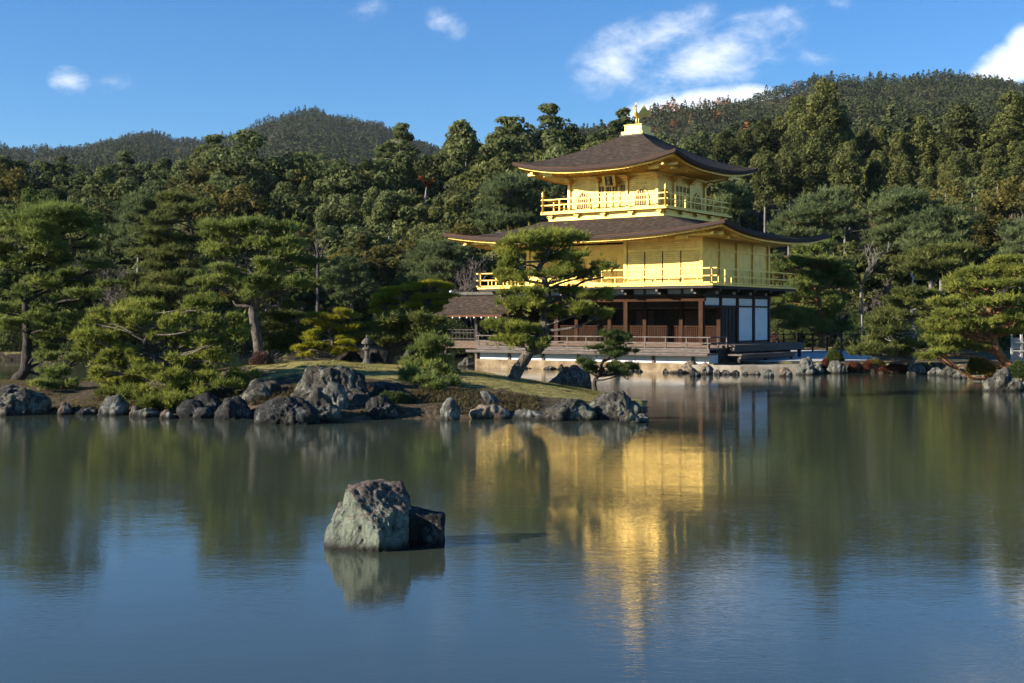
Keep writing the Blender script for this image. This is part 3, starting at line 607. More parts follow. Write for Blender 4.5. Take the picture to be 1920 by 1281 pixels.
def pine(label, D, org, trunk, pads, m='pine', bark='bark', r0=.2, r1=.05, seed=1, back=.6, dens=1.0, ground=None, cat='pine tree', group=None, name='pine_tree', rough=.18, extra=(), deep=.75, nl=None, bend=0, thick=1.0):
    x0, y0, sc = org; rng = np.random.default_rng(seed); rs = random.Random(seed)
    tp = [(x0 + a / sc, y0 + b / sc) for a, b in trunk]; pd = [(x0 + a[0] / sc, y0 + a[1] / sc, a[2] / sc, a[3] / sc) for a in pads]
    cx = np.mean([a[0] for a in pd]); W = max(abs(a[0] - cx) + a[2] for a in pd)
    base = P(tp[0][0], tp[0][1], D)
    if ground is not None: base[2] = ground(tp[0][0], D)
    T = [base - [0, 0, .25]] + [base] + [P(a, b, D + bend * math.sin(i * 1.7) + .12 * rs.uniform(-1, 1)) for i, (a, b) in enumerate(tp[1:])]
    root = empty(name, base); tag(root, label, cat, group); A = Arr()
    line = smooth_line(T, 5); rad = np.linspace(r0, r1, len(line)); rad[:4] *= np.array([1.5, 1.35, 1.2, 1.08])[:len(rad[:4])]
    A.add(*tube_arr(line - base, rad, 12, rough, seed))
    for q in extra:                     # drawn limbs: list of (cx, cy), radius
        E = [P(x0 + a / sc, y0 + b / sc, D + rs.uniform(-.15, .15)) for a, b in q[0]]; l = smooth_line(E, 4)
        A.add(*tube_arr(l - base, np.linspace(q[1], q[1] * .45, len(l)), 8, rough, seed + 3))
    nl = nl or max(.17, D * .0038); wdt = nl * .17; spacing = nl * .44 / math.sqrt(dens)
    Cs, Ds_, Ts = [], [], []; s = D / F; Wm = W * s
    top = max(line[:, 2])
    full = []
    for i, (a, b, rx, rz) in enumerate(pd):
        dx = (a - cx) * s; md = math.sqrt(max(Wm * Wm - dx * dx, .04 * Wm * Wm)) * deep
        full.append((a, b, rx, rz, rs.uniform(-.75, .35) * md, 1.0))
        if rs.random() < back: full.append((a + rs.uniform(-1, 1) * rx * .7, b + rs.uniform(-.7, .5) * rz, rx * rs.uniform(.7, 1), rz * .9, rs.uniform(.3, 1.0) * md, .75))
    for (a, b, rx, rz, dd, dn) in full:
        if ground is zi:
            for _ in range(20):
                q_ = P(a, b, D + dd)
                if q_[2] - rz * s * .6 > zi(a, D + dd) + .03: break
                dd -= .3
        c = P(a, b, D + dd); rxm, rzm = rx * s * 1.2, rz * s * thick * 1.45
        p, d, t = make_pad(c, rxm, rxm * rs.uniform(.7, .95), max(rzm, nl * .6), rng, nl, spacing, dn)
        Cs.append(p); Ds_.append(d); Ts.append(t + rs.uniform(-.08, .08))
        # limb from the trunk to the underside of the cloud, with twigs
        zt = c[2] - rzm * .5 - abs(c[0] - base[0]) * .12 - .1; j = int(np.argmin(np.abs(line[2:, 2] - min(zt, top)) + .15 * np.abs(line[2:, 0] - c[0]))) + 2; q = line[j]
        e = c + [0, 0, -rzm * .35]; mid = (q + e) / 2 + rng.normal(0, .09 * np.linalg.norm(e - q) + .02, 3); mid[2] += .04 * np.linalg.norm(e - q) * rs.uniform(-1, 1.5)
        l = smooth_line([q, mid, e], 4); rb = min(rad[j] * .55, .018 + .022 * np.linalg.norm(e - q))
        A.add(*tube_arr(l - base, np.linspace(rb, max(rb * .35, .008), len(l)), 6, rough, seed + i if False else seed))
        for _ in range(4):
            g = c + [rs.uniform(-.8, .8) * rxm, rs.uniform(-.7, .7) * rxm, rs.uniform(-.1, .3) * rzm]; st = l[-3]; mm = (st + g) / 2 + rng.normal(0, .06 * rxm + .005, 3) - [0, 0, .05 * rxm]
            l2 = smooth_line([st, mm, g], 3); A.add(*tube_arr(l2 - base, np.linspace(rb * .5, max(.005, rb * .15), len(l2)), 4))
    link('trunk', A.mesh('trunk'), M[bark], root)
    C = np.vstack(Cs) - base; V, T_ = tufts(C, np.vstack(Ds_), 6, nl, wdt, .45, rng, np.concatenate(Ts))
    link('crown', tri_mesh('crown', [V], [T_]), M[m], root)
    return root

# ------------------------------------------------------------------ the golden pavilion
AX, AY = 5.85, 3.95
pav = empty('golden_pavilion', (6.85, 68.9, -.15), math.atan2(-.577, .817))
tag(pav, 'three storey golden pavilion with two dark curved roofs standing over the pond', 'pavilion')
def part(mb, name, m, parent=None, **k): return mb.build(name, M[m], parent or pav, **k)
# foundation
part(MB().b2(-6.9, 7.3, -5.6, -4.6, -.6, .60), 'foundation_stone', 'sill', bevel=.02)
part(MB().b2(-6.6, 7.0, -5.5, -4.5, .604, 1.0), 'plaster_base', 'plaster')
part(MB().b2(-6.3, 6.9, -4.5, 4.6, -.5, 1.30), 'inner_base', 'interior')
# lower deck and its posts
ld = part(MB().b2(-7.1, 7.25, -6.15, -4.92, 1.03, 1.10).b2(-7.1, 7.25, -6.12, -6.02, .97, 1.026), 'lower_deck', 'woodgrey')
for i in range(7): MB().b2(-6.9 + i * 2.17, -6.76 + i * 2.17, -5.58, -5.44, .604, 1.03).build('post', M['woodgrey'], ld)
# upper deck, its front boards and rail
ud = part(MB().b2(-6.9, 7.0, -5.45, -3.7, 1.24, 1.32).b2(-6.9, 7.0, -5.43, -5.33, 1.11, 1.236), 'upper_deck', 'woodgrey')
part(MB().b2(-6.6, 7.05, -4.15, -3.82, 1.33, 1.46), 'veranda_step', 'woodbrown', bevel=.01)
part(MB().b2(-5.95, 5.95, -3.8, 3.95, 1.40, 1.52), 'ground_floor', 'woodbrown')
def railing(name, a, b, z0, zt, n, m, mids=(), th=.06, ext=.25, bal=0, parent=None, capm=None):
    a, b = np.array(a, float), np.array(b, float); d = (b - a) / np.linalg.norm(b - a); mb = MB()
    for z in [zt] + list(mids): mb.bar((*(a - d * ext), z), (*(b + d * ext), z), th, th)
    o = mb.build(name, M[m], parent or pav)
    for i in range(n + 1):
        q = a + (b - a) * i / n; MB().box((q[0], q[1], (z0 + zt) / 2 - th / 4), (th * 1.05, th * 1.05, zt - z0 - th / 2), math.atan2(d[1], d[0])).build('post', M[m], o)
    if bal and mids:
        zb = mids[0]; k = MB()
        for i in range(n):
            for j in range(bal):
                q = a + (b - a) * (i + (j + 1) / (bal + 1)) / n; k.box((q[0], q[1], (z0 + zb) / 2), (th * .8, th * .8, zb - z0), math.atan2(d[1], d[0]))
        k.build('baluster', M[m], o)
    return o
railing('deck_railing', (-6.8, -5.38), (6.9, -5.38), 1.32, 1.86, 12, 'woodgrey', (1.58,), .055, .15)
railing('deck_railing', (6.93, -5.3), (6.93, -3.4), 1.32, 1.86, 2, 'woodgrey', (1.58,), .055, .05)
# east side veranda and benches
part(MB().b2(5.96, 7.35, -3.35, 5.6, 1.38, 1.47).b2(7.2, 7.3, -3.3, 5.5, 1.12, 1.376), 'side_veranda', 'woodgrey')
sb = part(MB().b2(7.55, 8.3, -4.6, 2.2, .98, 1.05).b2(8.1, 8.2, -4.5, 2.1, .82, .976), 'side_bench', 'woodgrey')
for y in (-4.3, -1.2, 2.0): MB().b2(7.95, 8.08, y - .06, y + .06, .6, .976).build('leg', M['wooddark'], sb)
for y in (-3.1, -.9, 1.3, 3.4, 5.4): MB().b2(7.0, 7.15, y - .07, y + .07, .5, 1.376).build('veranda_post', M['wooddark'], pav)
# ground storey frame
for t in (0, 4.26, 8.5, 11.7): part(MB().b2(AX - t - .12, AX - t + .12, -AY - .12, -AY + .12, 1.52, 3.62), 'column', 'wood', bevel=.012)
for t in (.0, 2.13, 4.26, 6.4, 8.5, 10.6, 11.7):
    part(MB().b2(AX - t - .11, AX - t + .11, -2.09, -1.87, 1.52, 3.9), 'column', 'wood' if t else 'wood', bevel=.012)
for y in (-.02, 1.97, 3.95): part(MB().b2(AX - .12, AX + .12, y - .11, y + .11, 1.46, 4.0), 'column', 'wooddark', bevel=.012)
part(MB().b2(-AX - .2, AX + .2, -AY - .09, -AY + .09, 3.62, 3.92), 'beam', 'wood', bevel=.01)
part(MB().b2(AX - .09, AX + .095, -AY + .1, AY, 3.81, 4.0), 'beam', 'wooddark')
part(MB().b2(AX - .08, AX + .13, -AY + .1, AY, 3.36, 3.44), 'beam', 'wooddark')
part(MB().b2(-AX, AX - .13, -2.04, -1.92, 3.28, 3.34), 'beam', 'woodgrey')
part(MB().b2(-AX, AX - .13, -2.02, -1.94, 3.36, 3.9), 'upper_board', 'interior')
# low lattice shutters
xsl = [AX - t for t in (.0, 2.13, 4.26, 6.4, 8.5, 10.6, 11.7)]
for a, b in zip(xsl[1:], xsl[:-1]):
    mb = MB(); x0, x1 = a + .13, b - .13; mb.b2(x0, x1, -2.06, -2.0, 2.35, 2.40).b2(x0, x1, -2.06, -2.0, 1.54, 1.59)
    n = int((x1 - x0) / .105)
    for i in range(n + 1): x = x0 + (x1 - x0) * i / n; mb.b2(x - .013, x + .013, -2.05, -2.02, 1.59, 2.35)
    for j in range(1, 7): z = 1.59 + .76 * j / 7; mb.b2(x0, x1, -2.055, -2.025, z - .013, z + .013)
    lt = part(mb, 'lattice_shutter', 'wood'); MB().b2(x0, x1, -2.0, -1.97, 1.56, 2.38).build('panel', M['woodback'], lt)
# rooms behind
part(MB().b2(-AX + .1, AX - .2, 1.6, 1.7, 1.52, 3.95), 'back_wall', 'interior')
for x in (-3.4, -.4, 2.4): part(MB().b2(x - .55, x + .55, 1.52, 1.58, 1.7, 3.2), 'inner_screen', 'woodbrown')
part(MB().b2(-AX + .05, -AX + .15, -1.9, AY, 1.52, 3.95), 'west_wall', 'interior')
part(MB().b2(-AX + .1, AX - .1, AY - .1, AY, 1.46, 4.0), 'north_wall', 'wooddark')
# east wall of the ground storey
part(MB().b2(AX - .06, AX + .03, -1.86, -.14, 1.5, 3.36), 'wooden_door', 'wooddark')
for k in range(5): part(MB().b2(AX + .031, AX + .06, -1.8 + k * .4, -1.76 + k * .4, 1.5, 3.36), 'door_batten', 'wooddark')
for a, b in ((.12, 1.84), (2.10, 3.82)):
    part(MB().b2(AX - .05, AX + .04, a, b, 1.62, 3.355), 'white_panel', 'plaster')
    part(MB().b2(AX - .05, AX + .05, a, b, 1.50, 1.615), 'panel_sill', 'wooddark')
for a, b in ((-3.82, -2.11), (-1.85, -.15), (.11, 1.84), (2.10, 3.82)):
    part(MB().b2(AX - .05, AX + .04, a, b, 3.445, 3.805), 'white_transom', 'plaster')
# band of plaster and brackets under the balcony
part(MB().b2(-AX, AX, -AY, AY, 3.97 + .04, 4.245), 'plaster_band', 'plaster')
part(MB().b2(-AX - .1, AX + .1, -AY - .1, AY + .1, 3.925, 4.0), 'dark_sill_beam', 'wooddark')
bt = MB().b2(-7.0, 7.0, -5.1, 5.1, 4.25, 4.36)
part(bt, 'balcony_floor', 'wooddark')
part(MB().b2(-7.06, 7.06, -5.16, 5.16, 4.364, 4.46), 'balcony_edge', 'gold', bevel=.01)
def bracket(x, y, dx, dy):
    mb = MB(); L_ = 1.02; c = (x + dx * L_ / 2, y + dy * L_ / 2)
    mb.box((c[0], c[1], 4.17), (L_ if dx else .13, L_ if dy else .13, .15)); mb.box((x + dx * .35, y + dy * .35, 4.03), (.7 if dx else .15, .7 if dy else .15, .13))
    o = part(mb, 'bracket', 'wooddark')
    q = MB(); q.box((x + dx * (L_ + .02), y + dy * (L_ + .02), 4.17), (.05 if dx else .12, .05 if dy else .12, .13)); q.build('painted_end', M['woodgrey'], o)
    q = MB(); q.box((x + dx * .72, y + dy * .72, 4.03), (.03 if dx else .11, .03 if dy else .11, .10)); q.build('painted_end', M['woodgrey'], o)
for i in range(7): x = AX - min(i * 1.95, 11.7); bracket(x, -AY, 0, -1)
for i in range(5): bracket(AX, -AY + i * 1.975, 1, 0); bracket(-AX, -AY + i * 1.975, -1, 0)
for i in range(1, 12, 2): part(MB().b2(AX - i * 1.065 - .06, AX - i * 1.065 + .06, -AY - .05, -AY + .0, 4.0, 4.25), 'strut', 'wooddark')
# second storey
XW = 1.55
part(MB().b2(AX - .1, AX, -AY, AY, 4.46, 6.72), 'east_wall', 'gold')
part(MB().b2(XW, AX - .1, -AY, -AY + .1, 4.46, 6.72), 'south_wall', 'windowdark')
part(MB().b2(XW, XW + .1, -AY + .1, -1.98, 4.46, 6.72), 'return_wall', 'gold')
part(MB().b2(-AX, XW, -1.98, -1.88, 4.46, 6.72), 'recessed_wall', 'gold')
part(MB().b2(-AX, -AX + .1, -1.88, AY, 4.46, 6.72), 'west_gold_wall', 'gold')
part(MB().b2(-AX + .1, AX - .1, AY - .1, AY, 4.46, 6.72), 'north_gold_wall', 'gold')
for x, y in ((AX, -AY), (XW, -AY), (-AX, -AY), (AX, AY), (-AX, AY), (-AX, -1.98)):
    part(MB().box((x, y, 5.6), (.2, .2, 2.28)), 'gold_column', 'gold', bevel=.012)
for i in (1, 2, 3): part(MB().box((AX + .01, -AY + i * 1.975, 5.6), (.14, .15, 2.26)), 'gold_column', 'gold', bevel=.01)
part(MB().b2(-AX - .11, AX + .11, -AY - .11, -AY + .09, 6.70, 6.9), 'gold_beam', 'gold', bevel=.01)
part(MB().b2(AX - .09, AX + .11, -AY + .1, AY + .1, 6.70, 6.9), 'gold_beam', 'gold', bevel=.01)
part(MB().b2(XW + .1, AX - .1, -AY - .045, -AY + .0, 6.16, 6.27), 'gold_lintel', 'gold'); part(MB().b2(XW + .1, AX - .1, -AY - .03, -AY, 6.272, 6.70), 'upper_wall_board', 'goldwall')
part(MB().b2(AX, AX + .05, -AY + .1, AY - .1, 6.16, 6.27), 'gold_lintel', 'gold')
part(MB().b2(-AX, XW, -2.03, -1.98, 6.02, 6.13), 'gold_lintel', 'gold')
for i in range(4):
    w4 = (AX - .1 - XW - .1) / 4; x0 = XW + .1 + i * w4
    part(MB().b2(x0 + .035, x0 + w4 - .035, -AY - .05, -AY, 4.52, 6.155), 'shutter_panel', 'goldwall')
for i in range(8):
    w8 = (XW + AX) / 8; x0 = -AX + i * w8 + .04; x1 = x0 + w8 - .08; lat = i in (1, 3, 7)
    o = part(MB().b2(x0, x1, -2.01, -1.98, 4.52, 6.0), 'door_panel', 'goldbounce' if lat else 'gold')
    if lat:
        mb = MB(); n = 8
        for k in range(n + 1): x = x0 + (x1 - x0) * k / n; mb.b2(x - .012, x + .012, -2.035, -2.011, 5.1, 5.95)
        for k in range(9): z = 5.1 + .85 * k / 8; mb.b2(x0, x1, -2.04, -2.012, z - .012, z + .012)
        mb.build('lattice', M['gold'], o)
    else: MB().b2(x0 + .06, x0 + .1, -2.03, -2.011, 4.55, 5.98).b2(x1 - .1, x1 - .06, -2.03, -2.011, 4.55, 5.98).build('rib', M['goldbounce'], o)
bx, by = AX + 1.08, AY + 1.08
for a, b, n in (((-bx, -by), (bx, -by), 9), ((bx, -by), (bx, by), 7), ((-bx, by), (bx, by), 9), ((-bx, -by), (-bx, by), 7)):
    railing('balcony_railing', a, b, 4.46, 5.21, n, 'gold', (4.84, 4.52), .05, .28, 1)

# roofs
def roof(ox, oy, ix, iy, zprof, up, zwall, wx, wy, name, gap=.30, raf=.10, pw=2.6, ue=4):
    def zz(r, s): return np.interp(r, [p[0] for p in zprof], [p[1] for p in zprof]) + up * np.abs(s) ** pw * r ** ue
    ns, nr = 48, 22; V = []; Fc = []
    sides = [((-1, -1), (1, -1)), ((1, -1), (1, 1)), ((1, 1), (-1, 1)), ((-1, 1), (-1, -1))]
    for (a, b) in sides:
        o = len(V)
        for j in range(nr + 1):
            r = j / nr; hx, hy = ix + (ox - ix) * r, iy + (oy - iy) * r
            for i in range(ns + 1):
                s = -1 + 2 * i / ns; t = (s + 1) / 2; cx_ = a[0] + (b[0] - a[0]) * t; cy_ = a[1] + (b[1] - a[1]) * t
                V.append((cx_ * hx, cy_ * hy, float(zz(r, s))))
        for j in range(nr):
            for i in range(ns): q = o + j * (ns + 1) + i; Fc.append((q, q + ns + 1, q + ns + 2, q + 1))
    mb = MB(); mb.v, mb.f = V, Fc; rf = mb.build(name, M['shingle'], pav, smooth=True)
    def ring(inset, z0, z1, w=.06):
        m2 = MB()
        for (a, b) in sides:
            o = len(m2.v)
            for i in range(ns + 1):
                s = -1 + 2 * i / ns; t = (s + 1) / 2; cx_ = a[0] + (b[0] - a[0]) * t; cy_ = a[1] + (b[1] - a[1]) * t; ze = float(zz(1, s))
                for dx, z in ((inset, z0), (inset, z1), (inset + w, z1), (inset + w, z0)): m2.v.append((cx_ * (ox - dx), cy_ * (oy - dx), ze + z))
            for i in range(ns):
                for k in range(4): q = o + i * 4; m2.f.append((q + k, q + 4 + k, q + 4 + (k + 1) % 4, q + (k + 1) % 4))
        return m2
    ring(0, -.001, -.03, .3).build('copper_edge', M['copper'], rf); ring(.012, -.03, -.16, .35).build('layered_edge', M['shingle_edge'], rf)
    ring(.05, -.16, -.20, .3).build('copper_edge', M['copper'], rf); ring(.22, -.20, -.30, .10).build('gold_fascia', M['gold'], rf)
    so_ = MB(); rb = MB()
    for (a, b) in sides:
        o = len(so_.v)
        for i in range(ns + 1):
            s = -1 + 2 * i / ns; t = (s + 1) / 2; cx_ = a[0] + (b[0] - a[0]) * t; cy_ = a[1] + (b[1] - a[1]) * t; ze = float(zz(1, s)) - .24
            for q in range(5):
                k = q / 4; so_.v.append((cx_ * (ox - .16 + (wx - ox + .16) * k), cy_ * (oy - .16 + (wy - oy + .16) * k), ze + (zwall + .32 * abs(s) ** 2 * (1 - k) * 0 - ze) * k ** .8))
        for i in range(ns):
            for q in range(4): p = o + i * 5 + q; so_.f.append((p, p + 1, p + 6, p + 5))
        # rafters
        L1 = (ox if a[1] == b[1] else oy); n = int(2 * L1 / gap)
        for i in range(n + 1):
            s = -1 + 2 * i / n; ze = float(zz(1, s)) - .24
            if a[1] == b[1]: e = np.array([s * (ox - .55) , a[1] * (oy - .55), ze - .03]); wl = np.array([np.clip(s * ox, -wx, wx), a[1] * wy, zwall - .07])
            else: e = np.array([a[0] * (ox - .55), s * (oy - .55), ze - .03]); wl = np.array([a[0] * wx, np.clip(s * oy, -wy, wy), zwall - .07])
            rb.bar(e, wl, .075, .10)
    so_.build('soffit', M['gold'], rf, smooth=True); rb.build('rafters', M['gold'], rf)
    return rf
r2 = roof(AX + 2.5, AY + 2.6, 3.7, 3.7, [(0, 7.98), (.35, 7.50), (.7, 7.12), (1, 6.90)], .50, 6.92, AX + .02, AY + .02, 'lower_roof')
part(MB().b2(-3.75, 3.75, -3.75, 3.75, 6.9, 7.96), 'roof_core', 'interior')
for i in range(8):     # purlin blocks that show as a row of teeth under the eaves
    part(MB().box((AX - .3 - i * 1.6, -AY - 1.45, 6.70), (.7, .16, .14)), 'eave_block', 'gold', bevel=.01)
for i in range(6): part(MB().box((AX + 1.45, -AY + .3 + i * 1.5, 6.70), (.16, .6, .14)), 'eave_block', 'gold', bevel=.01)
part(MB().bar((-AX - 1.9, -AY - 1.5, 6.83), (AX + 1.9, -AY - 1.5, 6.83), .14).bar((AX + 1.5, -AY - 1.9, 6.83), (AX + 1.5, AY + 1.9, 6.83), .14).bar((-AX - 1.5, -AY - 1.9, 6.83), (-AX - 1.5, AY + 1.9, 6.83), .14), 'purlin', 'gold')
# third storey
part(MB().b2(-3.5, 3.5, -3.5, 3.5, 7.86, 8.33), 'third_storey_base', 'gold', bevel=.015)
part(MB().b2(-3.62, 3.62, -3.62, 3.62, 7.84, 7.97), 'base_step', 'gold', bevel=.01)
part(MB().b2(-3.82, 3.82, -3.82, 3.82, 8.33, 8.42), 'third_balcony_floor', 'gold', bevel=.012)
for sx_, sy in ((0, -1), (1, 0), (0, 1), (-1, 0)):
    for k in range(5):
        t = -3.3 + k * 1.65; x, y = (t, sy * 3.6) if sy else (sx_ * 3.6, t)
        d = (.32, .16) if sy else (.16, .32)
        part(MB().box((x, y, 8.26), (d[0], d[1], .08)).box((x, y, 8.18), (d[0] * .5, d[1] * .6, .09)), 'corbel', 'gold', bevel=.01)
c3 = 3.72
for a, b in (((-c3, -c3), (c3, -c3)), ((c3, -c3), (c3, c3)), ((-c3, c3), (c3, c3)), ((-c3, -c3), (-c3, c3))):
    railing('top_railing', a, b, 8.42, 9.13, 7, 'gold', (8.84, 8.47), .05, .12, 0)
for x in (-c3, c3):
    for y in (-c3, c3):
        part(MB().lathe([(.065, 8.42), (.065, 9.3), (.09, 9.32), (.09, 9.36), (.05, 9.38), (.085, 9.46), (.06, 9.54), (.01, 9.62)], (x, y, 0), 10), 'finial_post', 'gold', smooth=True)
T = 2.68
part(MB().b2(-T, T, -T, T, 8.40, 10.35), 'third_storey_walls', 'goldwall')
for k in range(4):
    t = -T + k * 2 * T / 3
    for x, y in {(t, -T), (t, T), (-T, t), (T, t)}:
        if k in (0, 3) and abs(x) == T and abs(y) == T and (x, y) not in ((-T, -T), (T, T), (-T, T), (T, -T)): continue
        if k == 3 and (x, y) in ((-T, T), (T, -T)): continue
        if k == 0 and (x, y) == (-T, T): pass
        part(MB().box((x, y, 9.35), (.17, .17, 1.9)), 'gold_column', 'gold', bevel=.012)
        ox_, oy_ = (0, math.copysign(.1, y)) if abs(y) == T else (math.copysign(.1, x), 0)
        part(MB().box((x + ox_ * 1.5, y + oy_ * 1.5, 10.12), (.42, .42, .1)).box((x + ox_, y + oy_, 10.02), (.28, .28, .09)).box((x + ox_ * 3, y + oy_ * 3, 10.2), (.5, .5, .08)), 'capital', 'goldbounce', bevel=.01)
part(MB().b2(-T - .1, T + .1, -T - .1, -T + .07, 10.26, 10.42).b2(T - .07, T + .1, -T + .08, T + .1, 10.26, 10.42), 'gold_beam', 'gold')
def onface(face, x, z, d):   # local wall coordinates to pavilion coordinates
    return (x, -T - d, z) if face == 's' else (T + d, x, z)
def bell(face, xc):
    out_, inn = [], []
    prof = [(-.42, 0), (-.40, .35), (-.36, .62), (-.27, .82), (-.14, .93), (0, 1.02), (.14, .93), (.27, .82), (.36, .62), (.40, .35), (.42, 0)]
    mb = MB(); z0 = 8.62
    for (a, b), (c, d) in zip(prof[:-1], prof[1:]): mb.bar(onface(face, xc + a, z0 + b * .93, .035), onface(face, xc + c, z0 + d * .93, .035), .075, .07)
    mb.bar(onface(face, xc - .45, z0, .035), onface(face, xc + .45, z0, .035), .08, .07)
    o = part(mb, 'arched_window', 'gold')
    g = MB()
    pts = [onface(face, xc + a * .96, z0 + b * .91, .012) for a, b in prof]; n = len(pts); g.v += pts; g.f.append(tuple(range(n)))
    g.build('pane', M['windowdark'], o)
    lt = MB()
    for k in range(-2, 3):
        x = k * .14; h = np.interp(abs(x), [0, .14, .27, .36, .40], [.92, .85, .75, .56, .3]); lt.bar(onface(face, xc + x, z0, .025), onface(face, xc + x, z0 + h, .025), .03, .02)
    for z in (.3, .55): lt.bar(onface(face, xc - .38, z0 + z, .025), onface(face, xc + .38, z0 + z, .025), .02, .022)
    lt.build('lattice', M['gold'], o)
def doors(face):
    mb = MB()
    for x in (-.84, -.42, 0, .42, .84): mb.bar(onface(face, x, 8.46, .03), onface(face, x, 9.86, .03), .07, .06)
    for z in (8.5, 8.9, 9.82, 9.45): mb.bar(onface(face, -.84, z, .03), onface(face, .84, z, .03), .05, .05)
    o = part(mb, 'double_door', 'gold')
    q = MB(); q.bar(onface(face, -.82, 9.64, .012), onface(face, .82, 9.64, .012), .02, .34); q.build('grille_back', M['windowdark'], o)
    k = MB()
    for i in range(11): x = -.82 + i * .164; k.bar(onface(face, x, 9.46, .026), onface(face, x, 9.82, .026), .02, .02)
    k.build('grille', M['gold'], o)
for fc in 's', 'e':
    bell(fc, -1.78); bell(fc, 1.78); doors(fc)
# name board tilted under the eave: dark characters on a gilded board
TB = R(16)
nb = part(MB().box((.05, -3.12, 10.0), (.78, .07, .62), 0, TB), 'name_board', 'gold', bevel=.01)
MB().box((.05, -3.165, 9.985), (.42, .03, .48), 0, TB).build('board_field', M['wooddark'], nb)
kk = MB()
for (a, b, c, d) in ((-.08, .18, .08, .18), (0, .21, 0, .08), (-.10, .12, .10, .12), (-.07, .06, .07, .06), (-.08, -.02, .08, -.02), (0, .0, 0, -.14), (-.10, -.10, .10, -.10), (-.08, -.19, -.02, -.14), (.08, -.19, .02, -.14)):
    def q_(u, v): return (.05 + u, -3.195 - v * math.sin(TB), 9.98 + v * math.cos(TB))
    kk.bar(q_(a, b), q_(c, d), .02, .022)
kk.build('characters', M['gold'], nb)
r3 = roof(4.9, 4.9, .68, .68, [(0, 12.69), (.15, 12.32), (.34, 11.90), (.65, 11.27), (.85, 10.88), (1, 10.63)], .52, 10.45, T + .02, T + .02, 'upper_roof')
for i in range(5):
    part(MB().box((-3.2 + i * 1.6, -3.95, 10.40), (.6, .14, .13)), 'eave_block', 'gold', bevel=.01); part(MB().box((3.95, -3.2 + i * 1.6, 10.40), (.14, .6, .13)), 'eave_block', 'gold', bevel=.01)
part(MB().bar((-4.5, -3.95, 10.52), (4.5, -3.95, 10.52), .12).bar((3.95, -4.5, 10.52), (3.95, 4.5, 10.52), .12).bar((-3.95, -4.5, 10.52), (-3.95, 4.5, 10.52), .12), 'purlin', 'gold')
part(MB().b2(-.74, .74, -.74, .74, 12.62, 12.74), 'roof_cap', 'stone', bevel=.02)
part(MB().b2(-.66, .66, -.66, .66, 12.74, 12.92).b2(-.52, .52, -.52, .52, 12.921, 13.26).b2(-.56, .56, -.56, .56, 13.261, 13.30), 'finial_base', 'gold', bevel=.012)
# phoenix
def phoenix():
    z = 13.30; mb = MB(); Y = -.06
    body = smooth_line([(0, .34, z + .56), (0, .18, z + .55), (0, 0, z + .52), (0, -.16, z + .60), (0, -.24, z + .76), (0, -.20, z + .92), (0, -.22, z + 1.02), (0, -.30, z + 1.04)], 4)
    rr = np.interp(np.linspace(0, 1, len(body)), [0, .14, .3, .45, .6, .75, .86, .93, 1], [.03, .10, .15, .12, .055, .04, .065, .06, .01])
    mb.tube(body, rr, 10); o = mb.build('phoenix_statue', M['gold'], pav, smooth=True)
    for s in (-1, 1):
        wv = MB()
        for k in range(6):
            a = Vector((s * .07, -.06 + k * .045, z + .52)); tip = Vector((s * (.34 + .02 * k), .16 + .085 * k, z + 1.06 - .085 * k))
            wv.bar(a, tip, .03, .11)
        wv.build('wing', M['gold'], o); lg = MB()
        lg.tube(smooth_line([(s * .07, .02, z + .46), (s * .075, -.03, z + .25), (s * .075, .0, z + .02)], 3), .025, 6); lg.bar((s * .075, .05, z + .015), (s * .075, -.11, z + .015), .06, .03)
        lg.build('leg', M['gold'], o)
    for k in range(5):
        t = MB(); u = (k - 2) * .09; l = smooth_line([(u * .3, .30, z + .56), (u, .55, z + .66 + .05 * (k % 2)), (u * 1.8, .85, z + .52 + .06 * k)], 4); t.tube(l, np.linspace(.045, .018, len(l)), 5); t.build('tail_feather', M['gold'], o)
    cr = MB()
    for k in range(3): cr.bar((0, -.2, z + 1.06), (0, -.12 - .05 * k, z + 1.16 + .03 * k), .02, .015)
    cr.build('crest', M['gold'], o)
phoenix()
# fishing deck with its own small roof, over the water on the west side
fd = part(MB().b2(-10.6, -5.95, -3.75, -.6, 1.42, 1.52).b2(-10.62, -5.95, -3.80, -3.70, 1.12, 1.416), 'fishing_deck', 'woodbrown')
def fpart(mb, n, m, **k): return mb.build(n, M[m], fd, **k)
for x, y in ((-10.4, -3.65), (-10.4, -.75), (-8.2, -3.65), (-8.2, -.75), (-6.2, -3.65)):
    fpart(MB().box((x, y, 1.5), (.16, .16, 3.3)), 'post', 'wooddark', bevel=.01)
fpart(MB().bar((-10.75, -3.9, .05), (-10.42, -3.65, 1.95), .09), 'brace', 'wooddark'); fpart(MB().bar((-10.8, -3.65, .75), (-10.0, -3.65, .75), .10), 'tie_beam', 'wooddark')
fpart(MB().b2(-10.8, -5.95, -3.72, -3.58, 2.92, 3.04).b2(-10.47, -10.33, -3.58, -.6, 2.92, 3.04), 'eave_beam', 'wooddark')
rl = MB()
for z in (2.15, 1.98, 1.66): rl.bar((-10.4, -3.72, z), (-8.3, -3.72, z), .05); rl.bar((-10.46, -3.7, z), (-10.46, -.7, z), .05)
for k in range(9): rl.bar((-10.4 + k * .26, -3.72, 1.52), (-10.4 + k * .26, -3.72, 2.15), .03)
rl.bar((-8.3, -3.72, 2.15), (-7.6, -3.9, 1.75), .05); fpart(rl, 'railing', 'wooddark')
